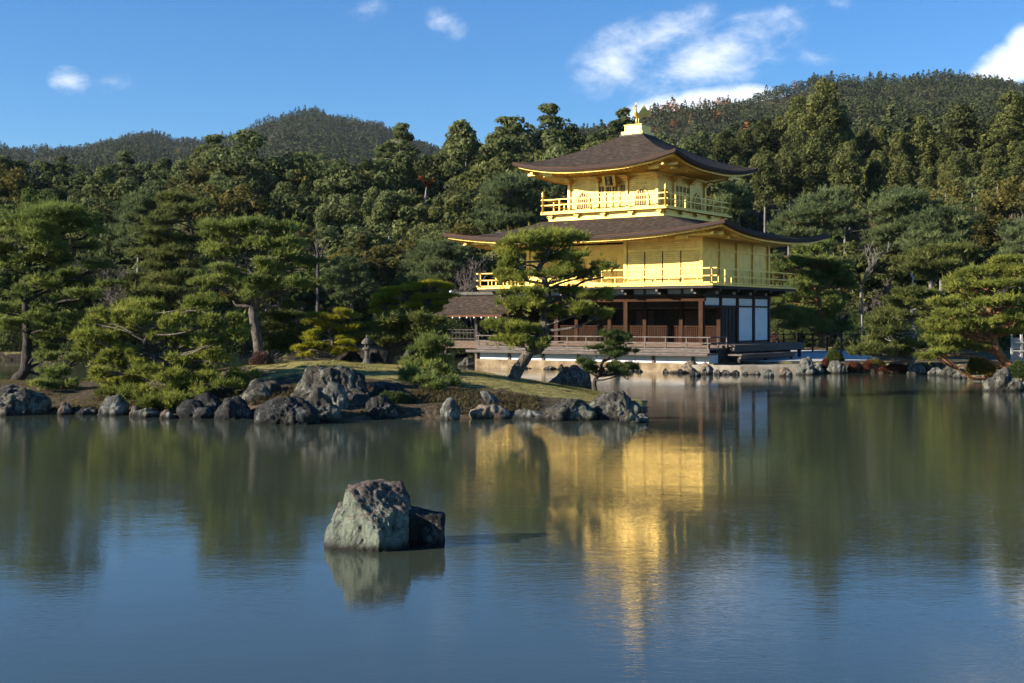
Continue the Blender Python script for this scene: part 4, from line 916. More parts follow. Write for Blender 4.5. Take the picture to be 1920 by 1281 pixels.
for dz, nm, m_ in ((0, 'roof', 'shingle'), (-.1, 'roof_underside', 'wooddark')):
    mb = MB(); nn_ = 14; pr_ = []
    for i in range(-nn_, nn_ + 1):
        t = abs(i) / nn_; y = -2.35 + 2.1 * i / nn_; z = 4.12 - 1.14 * (1 - (1 - t) ** 1.35) + dz; pr_.append((y, z))
    for i in range(len(pr_)):
        lift = .0
        mb.v += [(-11.0, pr_[i][0], pr_[i][1]), (-5.95, pr_[i][0], pr_[i][1])]
    for i in range(len(pr_) - 1): mb.f.append((2 * i, 2 * i + 1, 2 * i + 3, 2 * i + 2))
    if dz == 0:
        e = MB()
        for i in range(len(pr_) - 1):
            (a, b), (c, d) = pr_[i], pr_[i + 1]; o = len(e.v); e.v += [(-11.02, a, b), (-11.02, c, d), (-11.02, c, d - .12), (-11.02, a, b - .12)]; e.f.append((o, o + 1, o + 2, o + 3))
        a, b = pr_[0]; o = len(e.v); e.v += [(-11.02, a - .01, b), (-5.95, a - .01, b), (-5.95, a - .01, b - .12), (-11.02, a - .01, b - .12)]; e.f.append((o, o + 1, o + 2, o + 3))
    ob = fpart(mb, nm, m_, smooth=True)
    if dz == 0: e.build('roof_edge', M['copper'], fd)
for k in range(10): fpart(MB().b2(-10.8 + k * .5, -10.74 + k * .5, -4.52, -4.40, 2.80, 2.87), 'rafter_end', 'plaster')
fpart(MB().b2(-10.95, -5.95, -2.46, -2.24, 4.12, 4.30), 'ridge', 'stone', bevel=.02); fpart(MB().b2(-11.08, -10.9, -2.5, -2.2, 4.08, 4.42), 'ridge_end', 'plaster', bevel=.02)

# stone landing and gravel court beside the pavilion
LW = Vector((6.85, 68.9, 0)); Ea = Vector((.817, -.577, 0)); No = Vector((.576, .817, 0))
def W(x, y, z=0): return LW + Ea * x + No * y + Vector((0, 0, z))
mb = MB(); pts = [W(6.0, -5.9), W(8.6, -5.4), W(11.2, -3.9), W(11.0, -1.2), W(7.4, -2.0)]
v = [(p.x, p.y, z) for z in (-.5, .40) for p in pts]; n = len(pts); mb.add(v, [tuple(range(n, 2 * n)), tuple(range(n - 1, -1, -1))] + [(i, (i + 1) % n, n + (i + 1) % n, n + i) for i in range(n)])
o = mb.build('stone_landing', M['slab'], None, bevel=.03); tag(o, 'flat stone boat landing at the water beside the pavilion corner', 'stone landing')
gv = [(1345, 64.5), (1400, 62.6), (1452, 62.0), (1500, 62.4), (1590, 62.6), (1640, 63.6), (1625, 66), (1660, 70), (1650, 78), (1600, 84), (1500, 85), (1420, 84), (1380, 70)]
mb = MB(); n = len(gv); V = [(GX(a, b), b, .535) for a, b in gv] + [(GX(a, b), b, .3) for a, b in gv]
mb.add(V, [tuple(range(n))] + [(i, n + i, n + (i + 1) % n, (i + 1) % n) for i in range(n)])
tag(mb.build('gravel', M['gravel']), kind='structure')

# ------------------------------------------------------------------ stone lantern
lz = zi(687, 42.6); LO = (GX(688, 42.6), 42.6, lz - .04)
ln_ = empty('stone_lantern', LO); tag(ln_, 'old mossy stone lantern with a round cap on the crest of the island', 'lantern')
ln_.scale = (.60, .60, .92)
MB().lathe([(.34, 0), (.33, .05), (.24, .10), (.20, .16), (.14, .20)], n=10).build('base', M['stone'], ln_)
MB().lathe([(.13, .18), (.12, .30), (.135, .32), (.135, .36), (.12, .38), (.13, .50)], n=12).build('shaft', M['stone'], ln_)
MB().lathe([(.12, .50), (.25, .56), (.25, .61), (.16, .64)], n=12).build('platform', M['stone'], ln_)
fb = MB()
for k in range(4):
    a = math.pi / 4 + k * math.pi / 2; fb.box((.11 * math.cos(a), .11 * math.sin(a), .70), (.05, .05, .15), a)
fb.b2(-.06, .06, -.06, .06, .635, .77).build('fire_box', M['stone'], ln_)
MB().lathe([(.30, .76), (.31, .80), (.26, .87), (.16, .94), (.07, .97)], n=12).build('cap', M['stone'], ln_)
MB().lathe([(.05, .965), (.07, 1.0), (.06, 1.05), (.01, 1.09)], n=8).build('finial', M['stone'], ln_)

# ------------------------------------------------------------------ garden pines (crown clouds listed one by one: centre, half width, half height)
def pads(s): return [tuple(float(x) for x in q.split(',')) for q in s.split()]
pine('tall dark pine at the far left of the island with a straight bare lower trunk', 44, (0, 380, 3.558),
     [(105, 1205), (165, 1120), (178, 1000), (182, 850), (172, 700), (172, 520), (190, 420), (215, 330), (300, 200), (350, 120)],
     pads('350,95,210,45 60,180,120,60 200,190,180,60 480,170,110,50 330,290,130,40 580,290,70,30 80,420,120,60 300,370,110,40 430,380,80,50 450,470,100,30 650,430,80,35 260,540,130,50 520,540,110,40 720,560,70,35 140,610,80,45 560,620,100,30 120,710,110,40 280,750,110,60 60,820,90,40 480,790,120,60 330,820,90,40 340,930,110,50 500,900,80,50 330,1040,100,30 520,1030,90,40 -60,300,110,50 -80,520,110,50 -60,700,90,50 620,200,70,35 420,660,90,40'),
     'pine', 'barkdark', .21, .06, 1, ground=zi, dens=.9, back=.35, thick=.85,
     extra=(([(200, 470), (260, 440), (330, 470), (400, 510)], .05), ([(190, 690), (230, 660), (270, 635)], .03), ([(400, 650), (440, 700), (520, 740)], .03), ([(215, 330), (130, 300), (40, 250), (-40, 240)], .07)))
pine('little cut pine with two flat tufts beside the left boulder', 39.3, (0, 380, 3.558), [(375, 1325), (400, 1290), (385, 1250), (375, 1200), (365, 1160)],
     pads('360,1150,85,28 300,1220,75,30 440,1222,65,25 350,1165,60,20'), 'pine', 'barkdark', .045, .015, 2, ground=zi, back=1)
pine('low wide spreading pine with yellow green tufts reaching down to the water', 35.6, (140, 540, 4.928),
     [(1000, 905), (960, 800), (900, 730), (800, 700), (740, 660), (735, 600), (680, 550), (645, 505), (685, 430), (700, 330), (720, 240)],
     pads('650,190,150,45 1180,150,160,50 350,270,130,50 1080,240,120,45 560,290,150,50 850,320,120,40 1480,300,110,45 1250,330,120,40 180,320,80,40 200,470,140,45 420,430,180,60 700,450,70,30 1000,440,150,50 1480,450,130,60 1260,500,110,40 160,570,100,50 400,600,130,50 1000,530,80,30 350,680,120,50 540,690,80,30 950,680,100,35 1300,660,160,50 1150,760,100,40 640,780,130,45 270,800,110,45 430,850,150,60 900,820,130,50 1250,840,110,40 1400,900,120,40 1640,820,80,40 350,960,130,50 600,980,120,40 900,950,160,50 1080,900,90,60 850,1060,180,45 450,1010,100,40 1120,1000,80,50 1500,800,80,40 1560,900,70,30'),
     'pine_light', 'bark', .13, .03, 3, ground=zi, dens=1.05, bend=.2, back=.9, thick=1.0,
     extra=(([(735, 600), (780, 530), (840, 500), (850, 410), (890, 380), (950, 340)], .06), ([(900, 730), (1050, 740), (1130, 700), (1250, 660), (1400, 560)], .07), ([(880, 640), (890, 580), (950, 540)], .045), ([(950, 760), (1200, 800), (1340, 770), (1440, 740)], .06), ([(740, 690), (560, 800), (480, 790), (430, 760)], .05), ([(560, 400), (620, 420), (680, 400)], .02)))
pine('broad pine with a thick pale trunk and a wide flat crown above the reddish bush', 43.6, (340, 400, 4.573),
     [(675, 1225), (655, 1100), (628, 950), (612, 830), (640, 775), (700, 700), (690, 600), (620, 530), (560, 400), (490, 300), (470, 200)],
     pads('380,130,170,48 640,110,130,38 900,140,130,46 280,200,110,60 480,210,120,50 760,260,150,50 330,340,140,60 620,310,110,50 960,270,110,46 960,420,130,50 1150,450,105,42 320,480,100,40 170,560,90,60 420,560,150,50 180,630,90,45 600,600,130,60 580,690,110,46 760,610,110,40 950,620,130,46 800,500,100,50 1090,600,100,56 900,340,110,40 700,440,90,40'),
     'pine', 'bark', .20, .05, 4, ground=zi, dens=1.0, back=.6, thick=.9, rough=.12,
     extra=(([(690, 800), (600, 800), (480, 790), (445, 745)], .09), ([(620, 530), (520, 510), (430, 455), (345, 412)], .06), ([(680, 810), (780, 800), (850, 780), (845, 700), (800, 640)], .07), ([(800, 580), (860, 540), (960, 550)], .06)))
pine('central pine with a leaning grey trunk and cloudlike layers before the golden walls', 40.6, (820, 380, 4.0025),
     [(575, 1372), (630, 1215), (697, 1120), (772, 1082), (795, 1000), (808, 940), (800, 830), (822, 740), (825, 650), (795, 560), (765, 500), (790, 440), (830, 380), (840, 300)],
     pads('830,270,240,46 620,300,120,46 960,300,100,46 560,380,100,46 740,350,110,52 860,420,120,46 1040,420,100,52 560,460,80,36 1250,490,90,34 1130,540,100,34 700,560,100,46 500,560,95,44 880,540,100,44 560,680,75,42 720,670,85,36 1000,670,105,42 1190,700,120,44 520,770,110,46 700,770,120,46 900,790,120,46 1060,810,105,46 1210,840,80,42 440,930,110,42 560,950,120,46 700,950,90,46 600,1040,125,44 750,1060,85,44 930,850,80,36 980,480,80,36'),
     'pine_light', 'bark', .21, .05, 5, ground=zi, dens=1.05, back=.2, thick=.85, nl=.16, deep=.55, rough=.12,
     extra=(([(825, 650), (900, 630), (1010, 640), (1100, 590), (1250, 560)], .06), ([(830, 380), (920, 370), (980, 310)], .035), ([(800, 760), (900, 735), (1000, 745)], .06), ([(765, 500), (700, 470), (640, 480)], .04), ([(790, 960), (690, 960), (600, 965)], .05)))
pine('small dark pine with a crooked trunk at the right tip of the island', 43.5, (1040, 600, 9.15),
     [(705, 1215), (680, 1100), (710, 1000), (770, 930), (820, 860), (800, 780), (850, 680), (930, 650), (1000, 560), (1010, 420), (1080, 280)],
     pads('1100,240,110,36 850,270,120,46 1010,330,150,54 1200,340,100,46 1000,420,140,46 740,500,120,46 900,550,130,46 1130,530,140,54 1320,520,90,44 1060,600,110,34 480,760,140,54 650,800,140,54 600,880,90,36 1000,830,130,54 1280,820,140,54 1150,910,110,54'),
     'pine_dark', 'barkdark', .085, .025, 6, ground=zi, dens=1.2, back=.4, nl=.14,
     extra=(([(770, 930), (850, 945), (980, 930), (1100, 890), (1250, 850)], .05), ([(820, 860), (740, 860), (560, 810)], .03)))
pine('small bushy pine on the mossy bank below the small grey roof', 39.6, (540, 520, 5.647), [(1560, 1190), (1530, 1120), (1515, 1000), (1510, 900), (1500, 800), (1500, 700)],
     pads('1500,700,150,50 1400,760,110,40 1620,740,95,50 1470,830,125,40 1280,900,115,46 1640,900,105,50 1420,960,130,40 1650,990,105,40 1330,1050,115,50 1560,1060,120,50 1740,1110,85,30 1420,1110,110,40 1560,1150,110,40'),
     'pine', 'barkdark', .06, .02, 7, ground=zi, dens=1.3, back=.5)
pine('bright yellow green pine with thin stacked layers left of the stone lantern', 43.2, (540, 520, 5.647), [(450, 900), (455, 850), (462, 780), (472, 680), (440, 610), (460, 520), (520, 430), (560, 370)],
     pads('580,370,105,26 350,410,115,30 560,430,140,30 260,480,85,36 420,530,115,30 560,550,110,26 700,520,95,26 300,590,85,26 240,660,85,22 580,650,85,26 620,690,85,22 280,720,115,26 430,715,65,26 120,760,85,22 230,775,115,30 590,770,110,30 520,800,50,26 190,830,65,22'),
     'pine_yellow', 'bark', .075, .02, 8, ground=zi, dens=1.5, back=.45, thick=.55, nl=.12)
pine('yellow green pine spreading its tiers left of the small grey roof', 45.5, (540, 520, 5.647), [(1400, 800), (1405, 580), (1432, 440), (1445, 300), (1470, 240), (1500, 120)],
     pads('1090,150,95,26 1060,210,110,26 1400,85,100,26 1560,80,110,26 1300,125,80,28 1680,120,90,30 1400,225,95,30 1540,215,90,28 1700,210,90,34 1080,270,120,34 950,290,75,28 1050,340,100,30 1640,290,90,28 1330,310,100,34 930,380,75,24 1560,350,85,28 1200,400,95,28 1420,400,90,28'),
     'pine_yellow', 'bark', .14, .04, 9, ground=zi, dens=1.0, back=.3, thick=.75, nl=.14, deep=.5, extra=(([(1405, 580), (1300, 440), (1240, 410), (1235, 300)], .05),))
pine('dark leaning pine just right of the stone lantern', 43.6, (540, 520, 5.647), [(1065, 950), (1090, 830), (1130, 750), (1215, 690), (1205, 630), (1150, 600), (1180, 520)],
     pads('1030,450,130,36 1000,510,105,36 1180,490,140,46 1420,450,130,46 1600,480,110,46 1000,580,85,46 1220,560,130,36 1380,560,130,36 1600,580,100,36 780,640,75,24 930,650,105,32 1040,690,85,28 1400,620,110,32 1230,640,100,28'),
     'pine_olive', 'barkdark', .15, .05, 10, ground=zi, dens=1.1, back=.6, extra=(([(1215, 690), (1280, 740), (1310, 850)], .07),))
pine('olive pine filling the gap behind the thick pale trunk', 47, (340, 400, 4.573), [(760, 1200), (735, 1000), (715, 870), (770, 760)],
     pads('760,730,85,46 930,790,85,28 800,890,100,28 930,890,120,28 850,990,140,38 1000,1010,100,38 800,1080,120,46 980,1100,100,46 700,880,55,28 560,760,45,20 900,1160,110,40 760,1150,90,40'),
     'pine_olive', 'bark', .08, .03, 13, ground=zi, dens=1.0, back=.7, nl=.15)
pine('feathery layered pine with many thin horizontal sprays behind the low spreading pine', 86, (200, 350, 4.508), [(700, 1300), (690, 900), (725, 450), (705, 320), (640, 190), (600, 90)],
     pads('560,100,110,22 640,130,120,22 600,190,130,26 500,240,110,26 730,200,110,26 830,150,80,26 830,310,100,22 450,290,110,22 400,380,110,22 560,420,150,22 780,450,150,22 330,570,130,22 500,600,140,26 650,540,130,26 760,660,110,20 450,690,140,26 640,760,140,26 280,790,140,26 500,800,130,30 700,850,130,34 200,850,110,32 560,990,160,28 780,940,120,34 480,1040,120,28 740,1090,110,36 250,940,150,40 860,360,100,28 880,500,90,28 380,470,110,24 600,480,130,24 560,900,140,30 380,880,120,30 760,780,100,26'),
     'pine_olive', 'bark', .2, .05, 14, dens=.85, back=.9, group=None, extra=(([(725, 450), (690, 390), (620, 355)], .09), ([(705, 320), (735, 270), (790, 200)], .07)))
pine('pale blue green pine rising left of the feathery layered pine', 89, (200, 350, 4.508), [(260, 1000), (270, 600), (270, 300), (300, 100)],
     pads('320,120,90,60 200,130,70,50 250,220,110,60 370,160,70,50 150,270,80,50 270,330,110,60 180,380,90,50 250,430,90,50 330,240,90,50 300,520,110,60 180,520,90,60'), 'pine_blue', 'barkgrey', .2, .05, 15, dens=.8, back=1, thick=1.1)
pine('tiny bright pine with thin tiers above the left of the low spreading pine', 45.5, (200, 350, 4.508), [(160, 1350), (155, 1180), (150, 1120), (170, 1060)],
     pads('260,1040,105,16 270,1110,115,18 80,1140,100,20 30,1240,100,24 150,1090,80,16'), 'pine_yellow', 'barkgrey', .05, .02, 16, dens=1.3, back=.5, extra=(([(155, 1190), (200, 1160), (240, 1150)], .03),))
pine('dense bluish pine in the middle distance above the yellow green pine', 87, (480, 380, 4.269), [(770, 900), (765, 800), (740, 600)],
     pads('700,500,100,50 640,580,90,50 780,560,120,60 680,640,110,60 820,640,100,60 750,720,120,60 700,780,80,40 850,720,90,50 620,680,80,40'), 'pine_blue', 'barkgrey', .2, .06, 17, dens=.9, back=1, thick=1.2)
pine('wide grey green pine under the left end of the lower golden eave', 90, (480, 380, 4.269), [(1470, 900), (1480, 640), (1470, 440), (1480, 390)],
     pads('1480,380,140,50 1640,400,110,46 1360,450,130,50 1520,470,140,50 1700,480,100,46 1300,510,90,40 1450,530,140,44 1620,540,120,44 1280,620,110,26 1450,620,130,28 1620,620,110,40'), 'pine_blue', 'barkgrey', .22, .06, 18, dens=.85, back=.9)
# right of the pavilion
pine('large dark pine close behind the right side of the pavilion', 79, (1420, 440, 4.929), [(600, 1010), (590, 850), (585, 700), (572, 640), (545, 540), (560, 430), (560, 200)],
     pads('380,150,90,42 560,130,130,42 330,270,110,42 480,260,140,42 660,260,110,42 200,310,80,36 600,330,140,38 780,300,90,46 150,240,60,36 480,390,120,36 650,400,110,36 780,400,90,36 600,450,120,36 430,480,130,36 800,480,90,36 380,560,130,46 290,600,90,46 740,590,110,36 160,600,70,36 680,620,90,36 350,730,140,46 470,700,90,42 180,750,110,36 700,690,80,28 420,800,110,46 280,860,100,32 640,780,110,56 600,870,130,46 180,680,70,50 760,860,110,40'),
     'pine', 'barkred', .22, .08, 21, dens=.95, back=.8)
pine('leaning pine with an orange trunk and broad flat tiers at the right bank', 53, (1580, 460, 4.926),
     [(1590, 1150), (1490, 1065), (1425, 960), (1385, 850), (1352, 800), (1352, 700), (1365, 630), (1345, 560), (1330, 470), (1380, 380), (1460, 250)],
     pads('1550,140,150,26 1500,230,170,36 1250,260,150,36 1600,280,110,26 1060,340,110,36 1030,400,90,36 1450,370,190,36 1260,380,130,30 1200,490,170,40 960,550,130,40 1340,540,140,34 1530,520,160,38 1050,640,160,46 850,720,110,36 1250,730,160,36 1550,680,160,44 900,770,160,46 1120,780,140,36 1530,810,150,26 850,890,110,40 1080,930,120,46 1280,950,95,40 900,1000,140,40 760,1030,100,36 1680,760,100,36 1650,450,100,26 1750,230,120,40 1780,400,120,40 1800,600,130,44 1800,780,120,36 1640,600,110,36 960,880,110,36'),
     'pine_light', 'barkred', .20, .07, 22, dens=1.05, back=.4, thick=.75, rough=.10,
     extra=(([(1380, 850), (1290, 860), (1200, 895), (1150, 900)], .09), ([(1365, 640), (1300, 630), (1240, 580), (1140, 540)], .07), ([(1400, 600), (1560, 570), (1680, 590)], .06), ([(1335, 480), (1260, 430), (1150, 400)], .06), ([(1340, 460), (1440, 400), (1520, 380)], .05)))
pine('wide low pine with grey forked limbs just left of the orange trunk pine', 59.5, (1580, 460, 4.926), [(640, 1090), (690, 950), (700, 850), (655, 750), (640, 600), (640, 480)],
     pads('650,450,145,26 620,500,110,24 450,520,80,24 530,560,110,32 730,550,105,32 420,635,90,26 600,660,90,26 330,720,110,36 400,800,130,36 350,890,115,26 560,920,115,26 180,960,125,32 350,990,110,36 600,1000,125,36 700,930,80,26 160,990,100,26 480,980,100,30 760,640,80,30 780,460,90,26'),
     'pine_olive', 'barkgrey', .13, .05, 23, dens=1.2, back=.5,
     extra=(([(700, 850), (600, 780), (540, 740)], .06), ([(700, 830), (560, 840), (440, 890)], .06), ([(690, 880), (760, 890), (800, 880)], .05)))
pine('grey green pine above the right end of the lower golden eave', 96, (1420, 340, 3.84), [(455, 700), (450, 450), (445, 350), (500, 200)],
     pads('540,120,100,44 400,170,120,54 300,260,120,46 480,230,140,54 600,200,100,46 220,320,100,36 380,330,140,46 560,300,120,46 330,390,120,28 170,350,80,30 680,290,80,40 520,400,120,36'), 'pine_blue', 'barkred', .25, .08, 24, dens=.8, back=1)
pine('big bright green pine halfway up the slope right of the lower roof', 94, (1420, 340, 3.84), [(1060, 800), (1055, 500), (1050, 400), (1020, 200)],
     pads('960,150,110,46 1100,140,110,54 1230,200,90,54 900,220,110,54 1040,230,130,54 860,300,80,54 1000,340,130,54 900,400,110,54 1060,420,130,54 1180,300,90,54 860,450,80,40 1010,480,120,40'), 'pine_blue', 'barkred', .25, .08, 25, dens=.85, back=1)
pine('pale green pine with a rounded feathery crown right of the big bright green pine', 90, (1420, 340, 3.84), [(1330, 800), (1330, 500), (1320, 350)],
     pads('1400,270,115,56 1250,300,105,56 1350,350,145,56 1200,370,100,56 1450,400,100,56 1250,450,145,56 1400,480,105,46 1150,440,90,46 1180,500,90,40'), 'pine_blue', 'barkgrey', .25, .08, 26, dens=.85, back=1, thick=1.15)
pine('dark bushy pine low on the slope above the white forked branch', 80, (1420, 340, 3.84), [(1250, 900), (1250, 650), (1270, 550)],
     pads('1150,550,110,36 1300,520,120,46 1230,600,140,46 1450,560,105,46 1100,620,90,28 1380,620,120,46 1300,680,120,40 1500,500,90,46'), 'pine_olive', 'barkgrey', .22, .08, 27, dens=.9, back=1)
pine('bluish pine at the right edge of the view above the orange trunk pine', 84, (1420, 340, 3.84), [(1900, 800), (1890, 600), (1880, 400)],
     pads('1880,330,80,40 1850,400,90,44 1920,420,90,44 1860,500,90,44 1950,520,90,44 2000,380,90,50'), 'pine_blue', 'barkgrey', .2, .08, 28, dens=.9, back=1)
pine('rounded green pine behind the third storey railing on the left', 100, (0, 0, 1), [(975, 500), (978, 420), (975, 350)],
     pads('975,345,40,11 945,362,30,11 988,372,30,13 925,386,26,11 960,392,30,11 1003,395,24,12 918,410,25,10 958,415,36,10 1000,420,26,10 930,430,30,10'), 'pine_blue', 'barkgrey', .25, .08, 29, dens=.85, back=1)
pine('small pine seen between the two roofs on the right of the third storey', 100, (0, 0, 1), [(1365, 480), (1365, 400), (1362, 350)],
     pads('1345,345,22,9 1370,360,25,10 1350,378,22,10 1385,385,20,12 1372,400,28,11 1345,402,20,9'), 'pine_blue', 'barkgrey', .2, .08, 30, dens=.85, back=1)

# ------------------------------------------------------------------ shrubs and low plants
def shrub(label, px, pyb, rx, rz, D, m, seed, z=None, leaf=.05, n=5000, cat='shrub', flat=.9, wide=.8, group=None, name='shrub', tw=True):
    rng = np.random.default_rng(seed); s = D / F; a, h = rx * s, rz * s; b = P(px, pyb, D)
    if z is not None: b[2] = z
    d = rng.normal(size=(n, 3)); d /= np.linalg.norm(d, axis=1)[:, None]; d[:, 2] = np.abs(d[:, 2]) * 1.1 - .08
    lump = 1 + .22 * vnoise(d * 2.4 + seed, seed) + .10 * vnoise(d * 7, seed + 1); r = rng.uniform(.55, 1, n) ** .5 * lump
    p = d * r[:, None] * np.array([a, a * wide, h])
    t = .45 + .18 * vnoise(d * 3, seed + 4) + rng.normal(0, .1, n)
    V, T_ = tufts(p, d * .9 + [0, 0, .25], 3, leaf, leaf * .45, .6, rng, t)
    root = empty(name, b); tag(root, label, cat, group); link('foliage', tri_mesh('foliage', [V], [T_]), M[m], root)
    if tw:
        A = Arr()
        for k in range(14):
            th = rng.uniform(0, 6.28); e = np.array([math.cos(th) * a * .7, math.sin(th) * a * wide * .7, h * rng.uniform(.4, .85)]); A.add(*tube_arr(smooth_line([(0, 0, -.05), e * .5 + rng.normal(0, .04, 3), e], 3), np.linspace(.018, .006, 7), 5))
        link('stems', A.mesh('stems'), M['twigs'], root)
    return root
shrub('round reddish brown leafless bush at the foot of the thick pale trunk', 489, 690, 22, 24, 41.6, 'brownbush', 1, z=zi(489, 41.6) - .03, leaf=.035, n=6000)
shrub('small round pale green shrub between the gravel and the bank rocks', 1565, 679, 17, 21, 62.6, 'shrub', 2, z=.5, leaf=.06)
shrub('rusty green clipped bush spilling over the right bank', 1838, 702, 28, 26, 53, 'azalea', 3, z=.3, leaf=.06, n=7000)
shrub('dark leafy bush at the foot of the orange trunk', 1912, 718, 26, 30, 49, 'pine_dark', 4, z=.35, leaf=.06, n=7000)
shrub('red leafed plant between the pale rocks on the right bank', 1548, 694, 8, 16, 61.6, 'redleaf', 5, z=.25, leaf=.05, n=900)
shrub('red plant growing between the grey and tan bank rocks', 1600, 698, 12, 14, 61.0, 'redleaf', 6, z=.15, leaf=.05, n=1200)
shrub('small red plant right of the grey bank rock', 1626, 696, 10, 15, 61.0, 'redleaf', 7, z=.2, leaf=.05, n=900)
shrub('long patch of red leaves hanging over the water on the right bank', 1676, 699, 30, 14, 60.4, 'redleaf', 8, z=.08, leaf=.05, n=2500, wide=.3)
shrub('low yellow and rust plants beside the long patch of red leaves', 1640, 688, 20, 10, 61.5, 'azalea', 9, z=.35, leaf=.05, n=1500)
shrub('orange autumn maple beside the small roof post', 851, 668, 13, 56, 92, 'autumn', 10, z=.6, leaf=.12, n=3000)
shrub('orange brown undergrowth seen under the fishing deck', 884, 664, 22, 22, 90, 'autumn', 11, z=.4, leaf=.12, n=3000)
shrub('dark dense low bush on the shaded bank of the island right of the biggest boulder', 725, 775, 52, 34, 33.8, 'pine_dark', 12, z=.15, leaf=.05, n=9000)
shrub('small mound of orange and yellow lichen plants on the island tip boulders', 1130, 775, 17, 12, 32.6, 'azalea', 13, z=.18, leaf=.025, n=3000, tw=False)
shrub('rust coloured cushion plant next to the smallest grey rock at the tip', 1168, 774, 11, 9, 32.6, 'autumn', 14, z=.2, leaf=.025, n=2000, tw=False)
shrub('tuft of low green plants on the moss beside the small bushy pine', 852, 722, 14, 8, 39.5, 'shrub', 15, z=zi(852, 39.5) - .02, leaf=.035, n=900, tw=False)
for i, (px, D, rx, rz, m, nm) in enumerate([(1480, 86, 26, 34, 'evergreen', 'dark low bush behind the east veranda of the pavilion'), (1530, 87, 30, 26, 'pine_dark', 'dark rounded bush behind the gravel court below the large dark pine'),
        (1590, 84, 28, 30, 'evergreen', 'leafy bush behind the gravel under the thin bare tree'), (1625, 82, 20, 20, 'pine_dark', 'shaded low bush at the right end of the gravel court'),
        (1450, 84, 12, 30, 'brownbush', 'thin brown bush against the back corner of the pavilion')]):
    shrub(nm, px, 650, rx, rz, D, m, 40 + i, z=.5, leaf=.12, n=3500)

# thick dark bushes that close the far shore, copied from three plants
protos = [shrub('', 0, 650, 75, 62, 84, m, 60 + i, z=.4, leaf=.15, n=4200, wide=.7, name='shore_bush') for i, m in enumerate(('evergreen', 'pine_dark', 'evergreen'))]
rs = random.Random(31); spots = []
for px in np.arange(-260, 850, 38): spots.append((px + rs.uniform(-10, 10), (84.5 if px < 500 else 88) + rs.uniform(-.8, 2.0), 'on the dark far shore left of the pavilion'))
for px in np.arange(1450, 2060, 40): spots.append((px + rs.uniform(-10, 10), 87.5 + rs.uniform(-1, 1.5), 'behind the pines of the right bank'))
NUM = ['first', 'second', 'third', 'fourth', 'fifth', 'sixth', 'seventh', 'eighth', 'ninth', 'tenth', 'eleventh', 'twelfth', 'thirteenth', 'fourteenth', 'fifteenth', 'sixteenth', 'seventeenth', 'eighteenth', 'nineteenth', 'twentieth'] + ['twenty-' + q for q in ('first', 'second', 'third', 'fourth', 'fifth', 'sixth', 'seventh', 'eighth', 'ninth')] + ['thirtieth', 'thirty-first', 'thirty-second']
ct = {}
for i, (px, D, wh) in enumerate(spots):
    pr_ = protos[i % 3]
    if i < 3: o = pr_
    else:
        o = pr_.copy(); COL.objects.link(o)
        for ch in pr_.children: c_ = ch.copy(); COL.objects.link(c_); c_.parent = o
    o.location = (GX(px, D), D, .38); o.rotation_euler = (0, 0, rs.uniform(0, 6.28)); q = rs.uniform(.75, 1.25); o.scale = (q, q, q * rs.uniform(.8, 1.25))
    k = ct.get(wh, 0); ct[wh] = k + 1; tag(o, f'{NUM[k]} dark leafy bush from the left {wh}', 'bush', 'dark bushes closing the far shore')

# ------------------------------------------------------------------ bare trees
def bare(label, D, px, pyb, pyt, spread, m, seed, levels=5, r0=.12, z=None, lean=0, name='bare_tree', group=None, nb=3, minr=.012, stem=None):
    rs = random.Random(seed); b = P(px, pyb, D); H = (pyb - pyt) * D / F
    if z is not None: H += b[2] - z; b[2] = z
    A = Arr(); T_ = Arr(); root = empty(name, b); tag(root, label, 'bare tree', group)
    def grow(p, d, l, r, lv):
        k = 4; pts = [p]; q = p.copy(); dd = d.copy()
        for i in range(k):
            dd = dd + np.array([rs.uniform(-1, 1), rs.uniform(-1, 1), rs.uniform(-.4, .8)]) * .16; dd /= np.linalg.norm(dd); q = q + dd * l / k; pts.append(q.copy())
        (A if lv >= levels - 1 else T_).add(*tube_arr(pts, np.linspace(r, max(r * .55, minr), k + 1), 7 if lv >= levels - 1 else 3))
        if lv == 0: return
        for j in range(nb + (lv >= levels - 1)):
            t = rs.uniform(.35, 1.0); s = pts[min(k, max(1, int(t * k)))]
            nd = dd + np.array([rs.uniform(-1, 1), rs.uniform(-1, 1), rs.uniform(-.3, .6)]) * spread; nd /= np.linalg.norm(nd)
            grow(s, nd, l * rs.uniform(.55, .78), max(r * .5, minr), lv - 1)
    if stem is None: grow(np.zeros(3), np.array([lean, 0, 1.]), H * .42, r0, levels)
    else:
        hs_ = (CAM_H + (HOR - stem) * D / F) - b[2]; l = smooth_line([(0, 0, -.1), (rs.uniform(-.1, .1), 0, hs_ * .5), (lean * hs_, 0, hs_)], 4); A.add(*tube_arr(l, np.linspace(r0 * 1.6, r0, len(l)), 8))
        grow(l[-1], np.array([lean, 0, 1.]), (H - hs_) * .42, r0, levels)
    link('trunk', A.mesh('trunk'), M[m], root); link('branches', T_.mesh('branches'), M[m], root); return root
bare('pale barked bare tree right of the golden pavilion with forked white limbs', 82, 1618, 645, 412, .6, 'barkgrey', 3, 4, .055, z=.6, lean=-.02, nb=2, stem=565, minr=.016)
bare('brown twiggy bare tree just right of the pale barked bare tree', 84, 1655, 640, 470, .9, 'twigs', 4, 5, .10, z=.8, minr=.014)
bare('thin bare sapling with a forked crown behind the gravel court', 78, 1577, 650, 560, .8, 'twigs', 5, 5, .06, z=.5, minr=.01)
bare('short white forked branch standing above the right bank pines', 74, 1711, 640, 495, .5, 'barkwhite', 6, 2, .05, z=.6, nb=2, stem=535)
bare('greyish twiggy tree at the upper right beside the olive trees', 104, 1900, 480, 340, .9, 'barkgrey', 8, 5, .12, z=4, minr=.02)
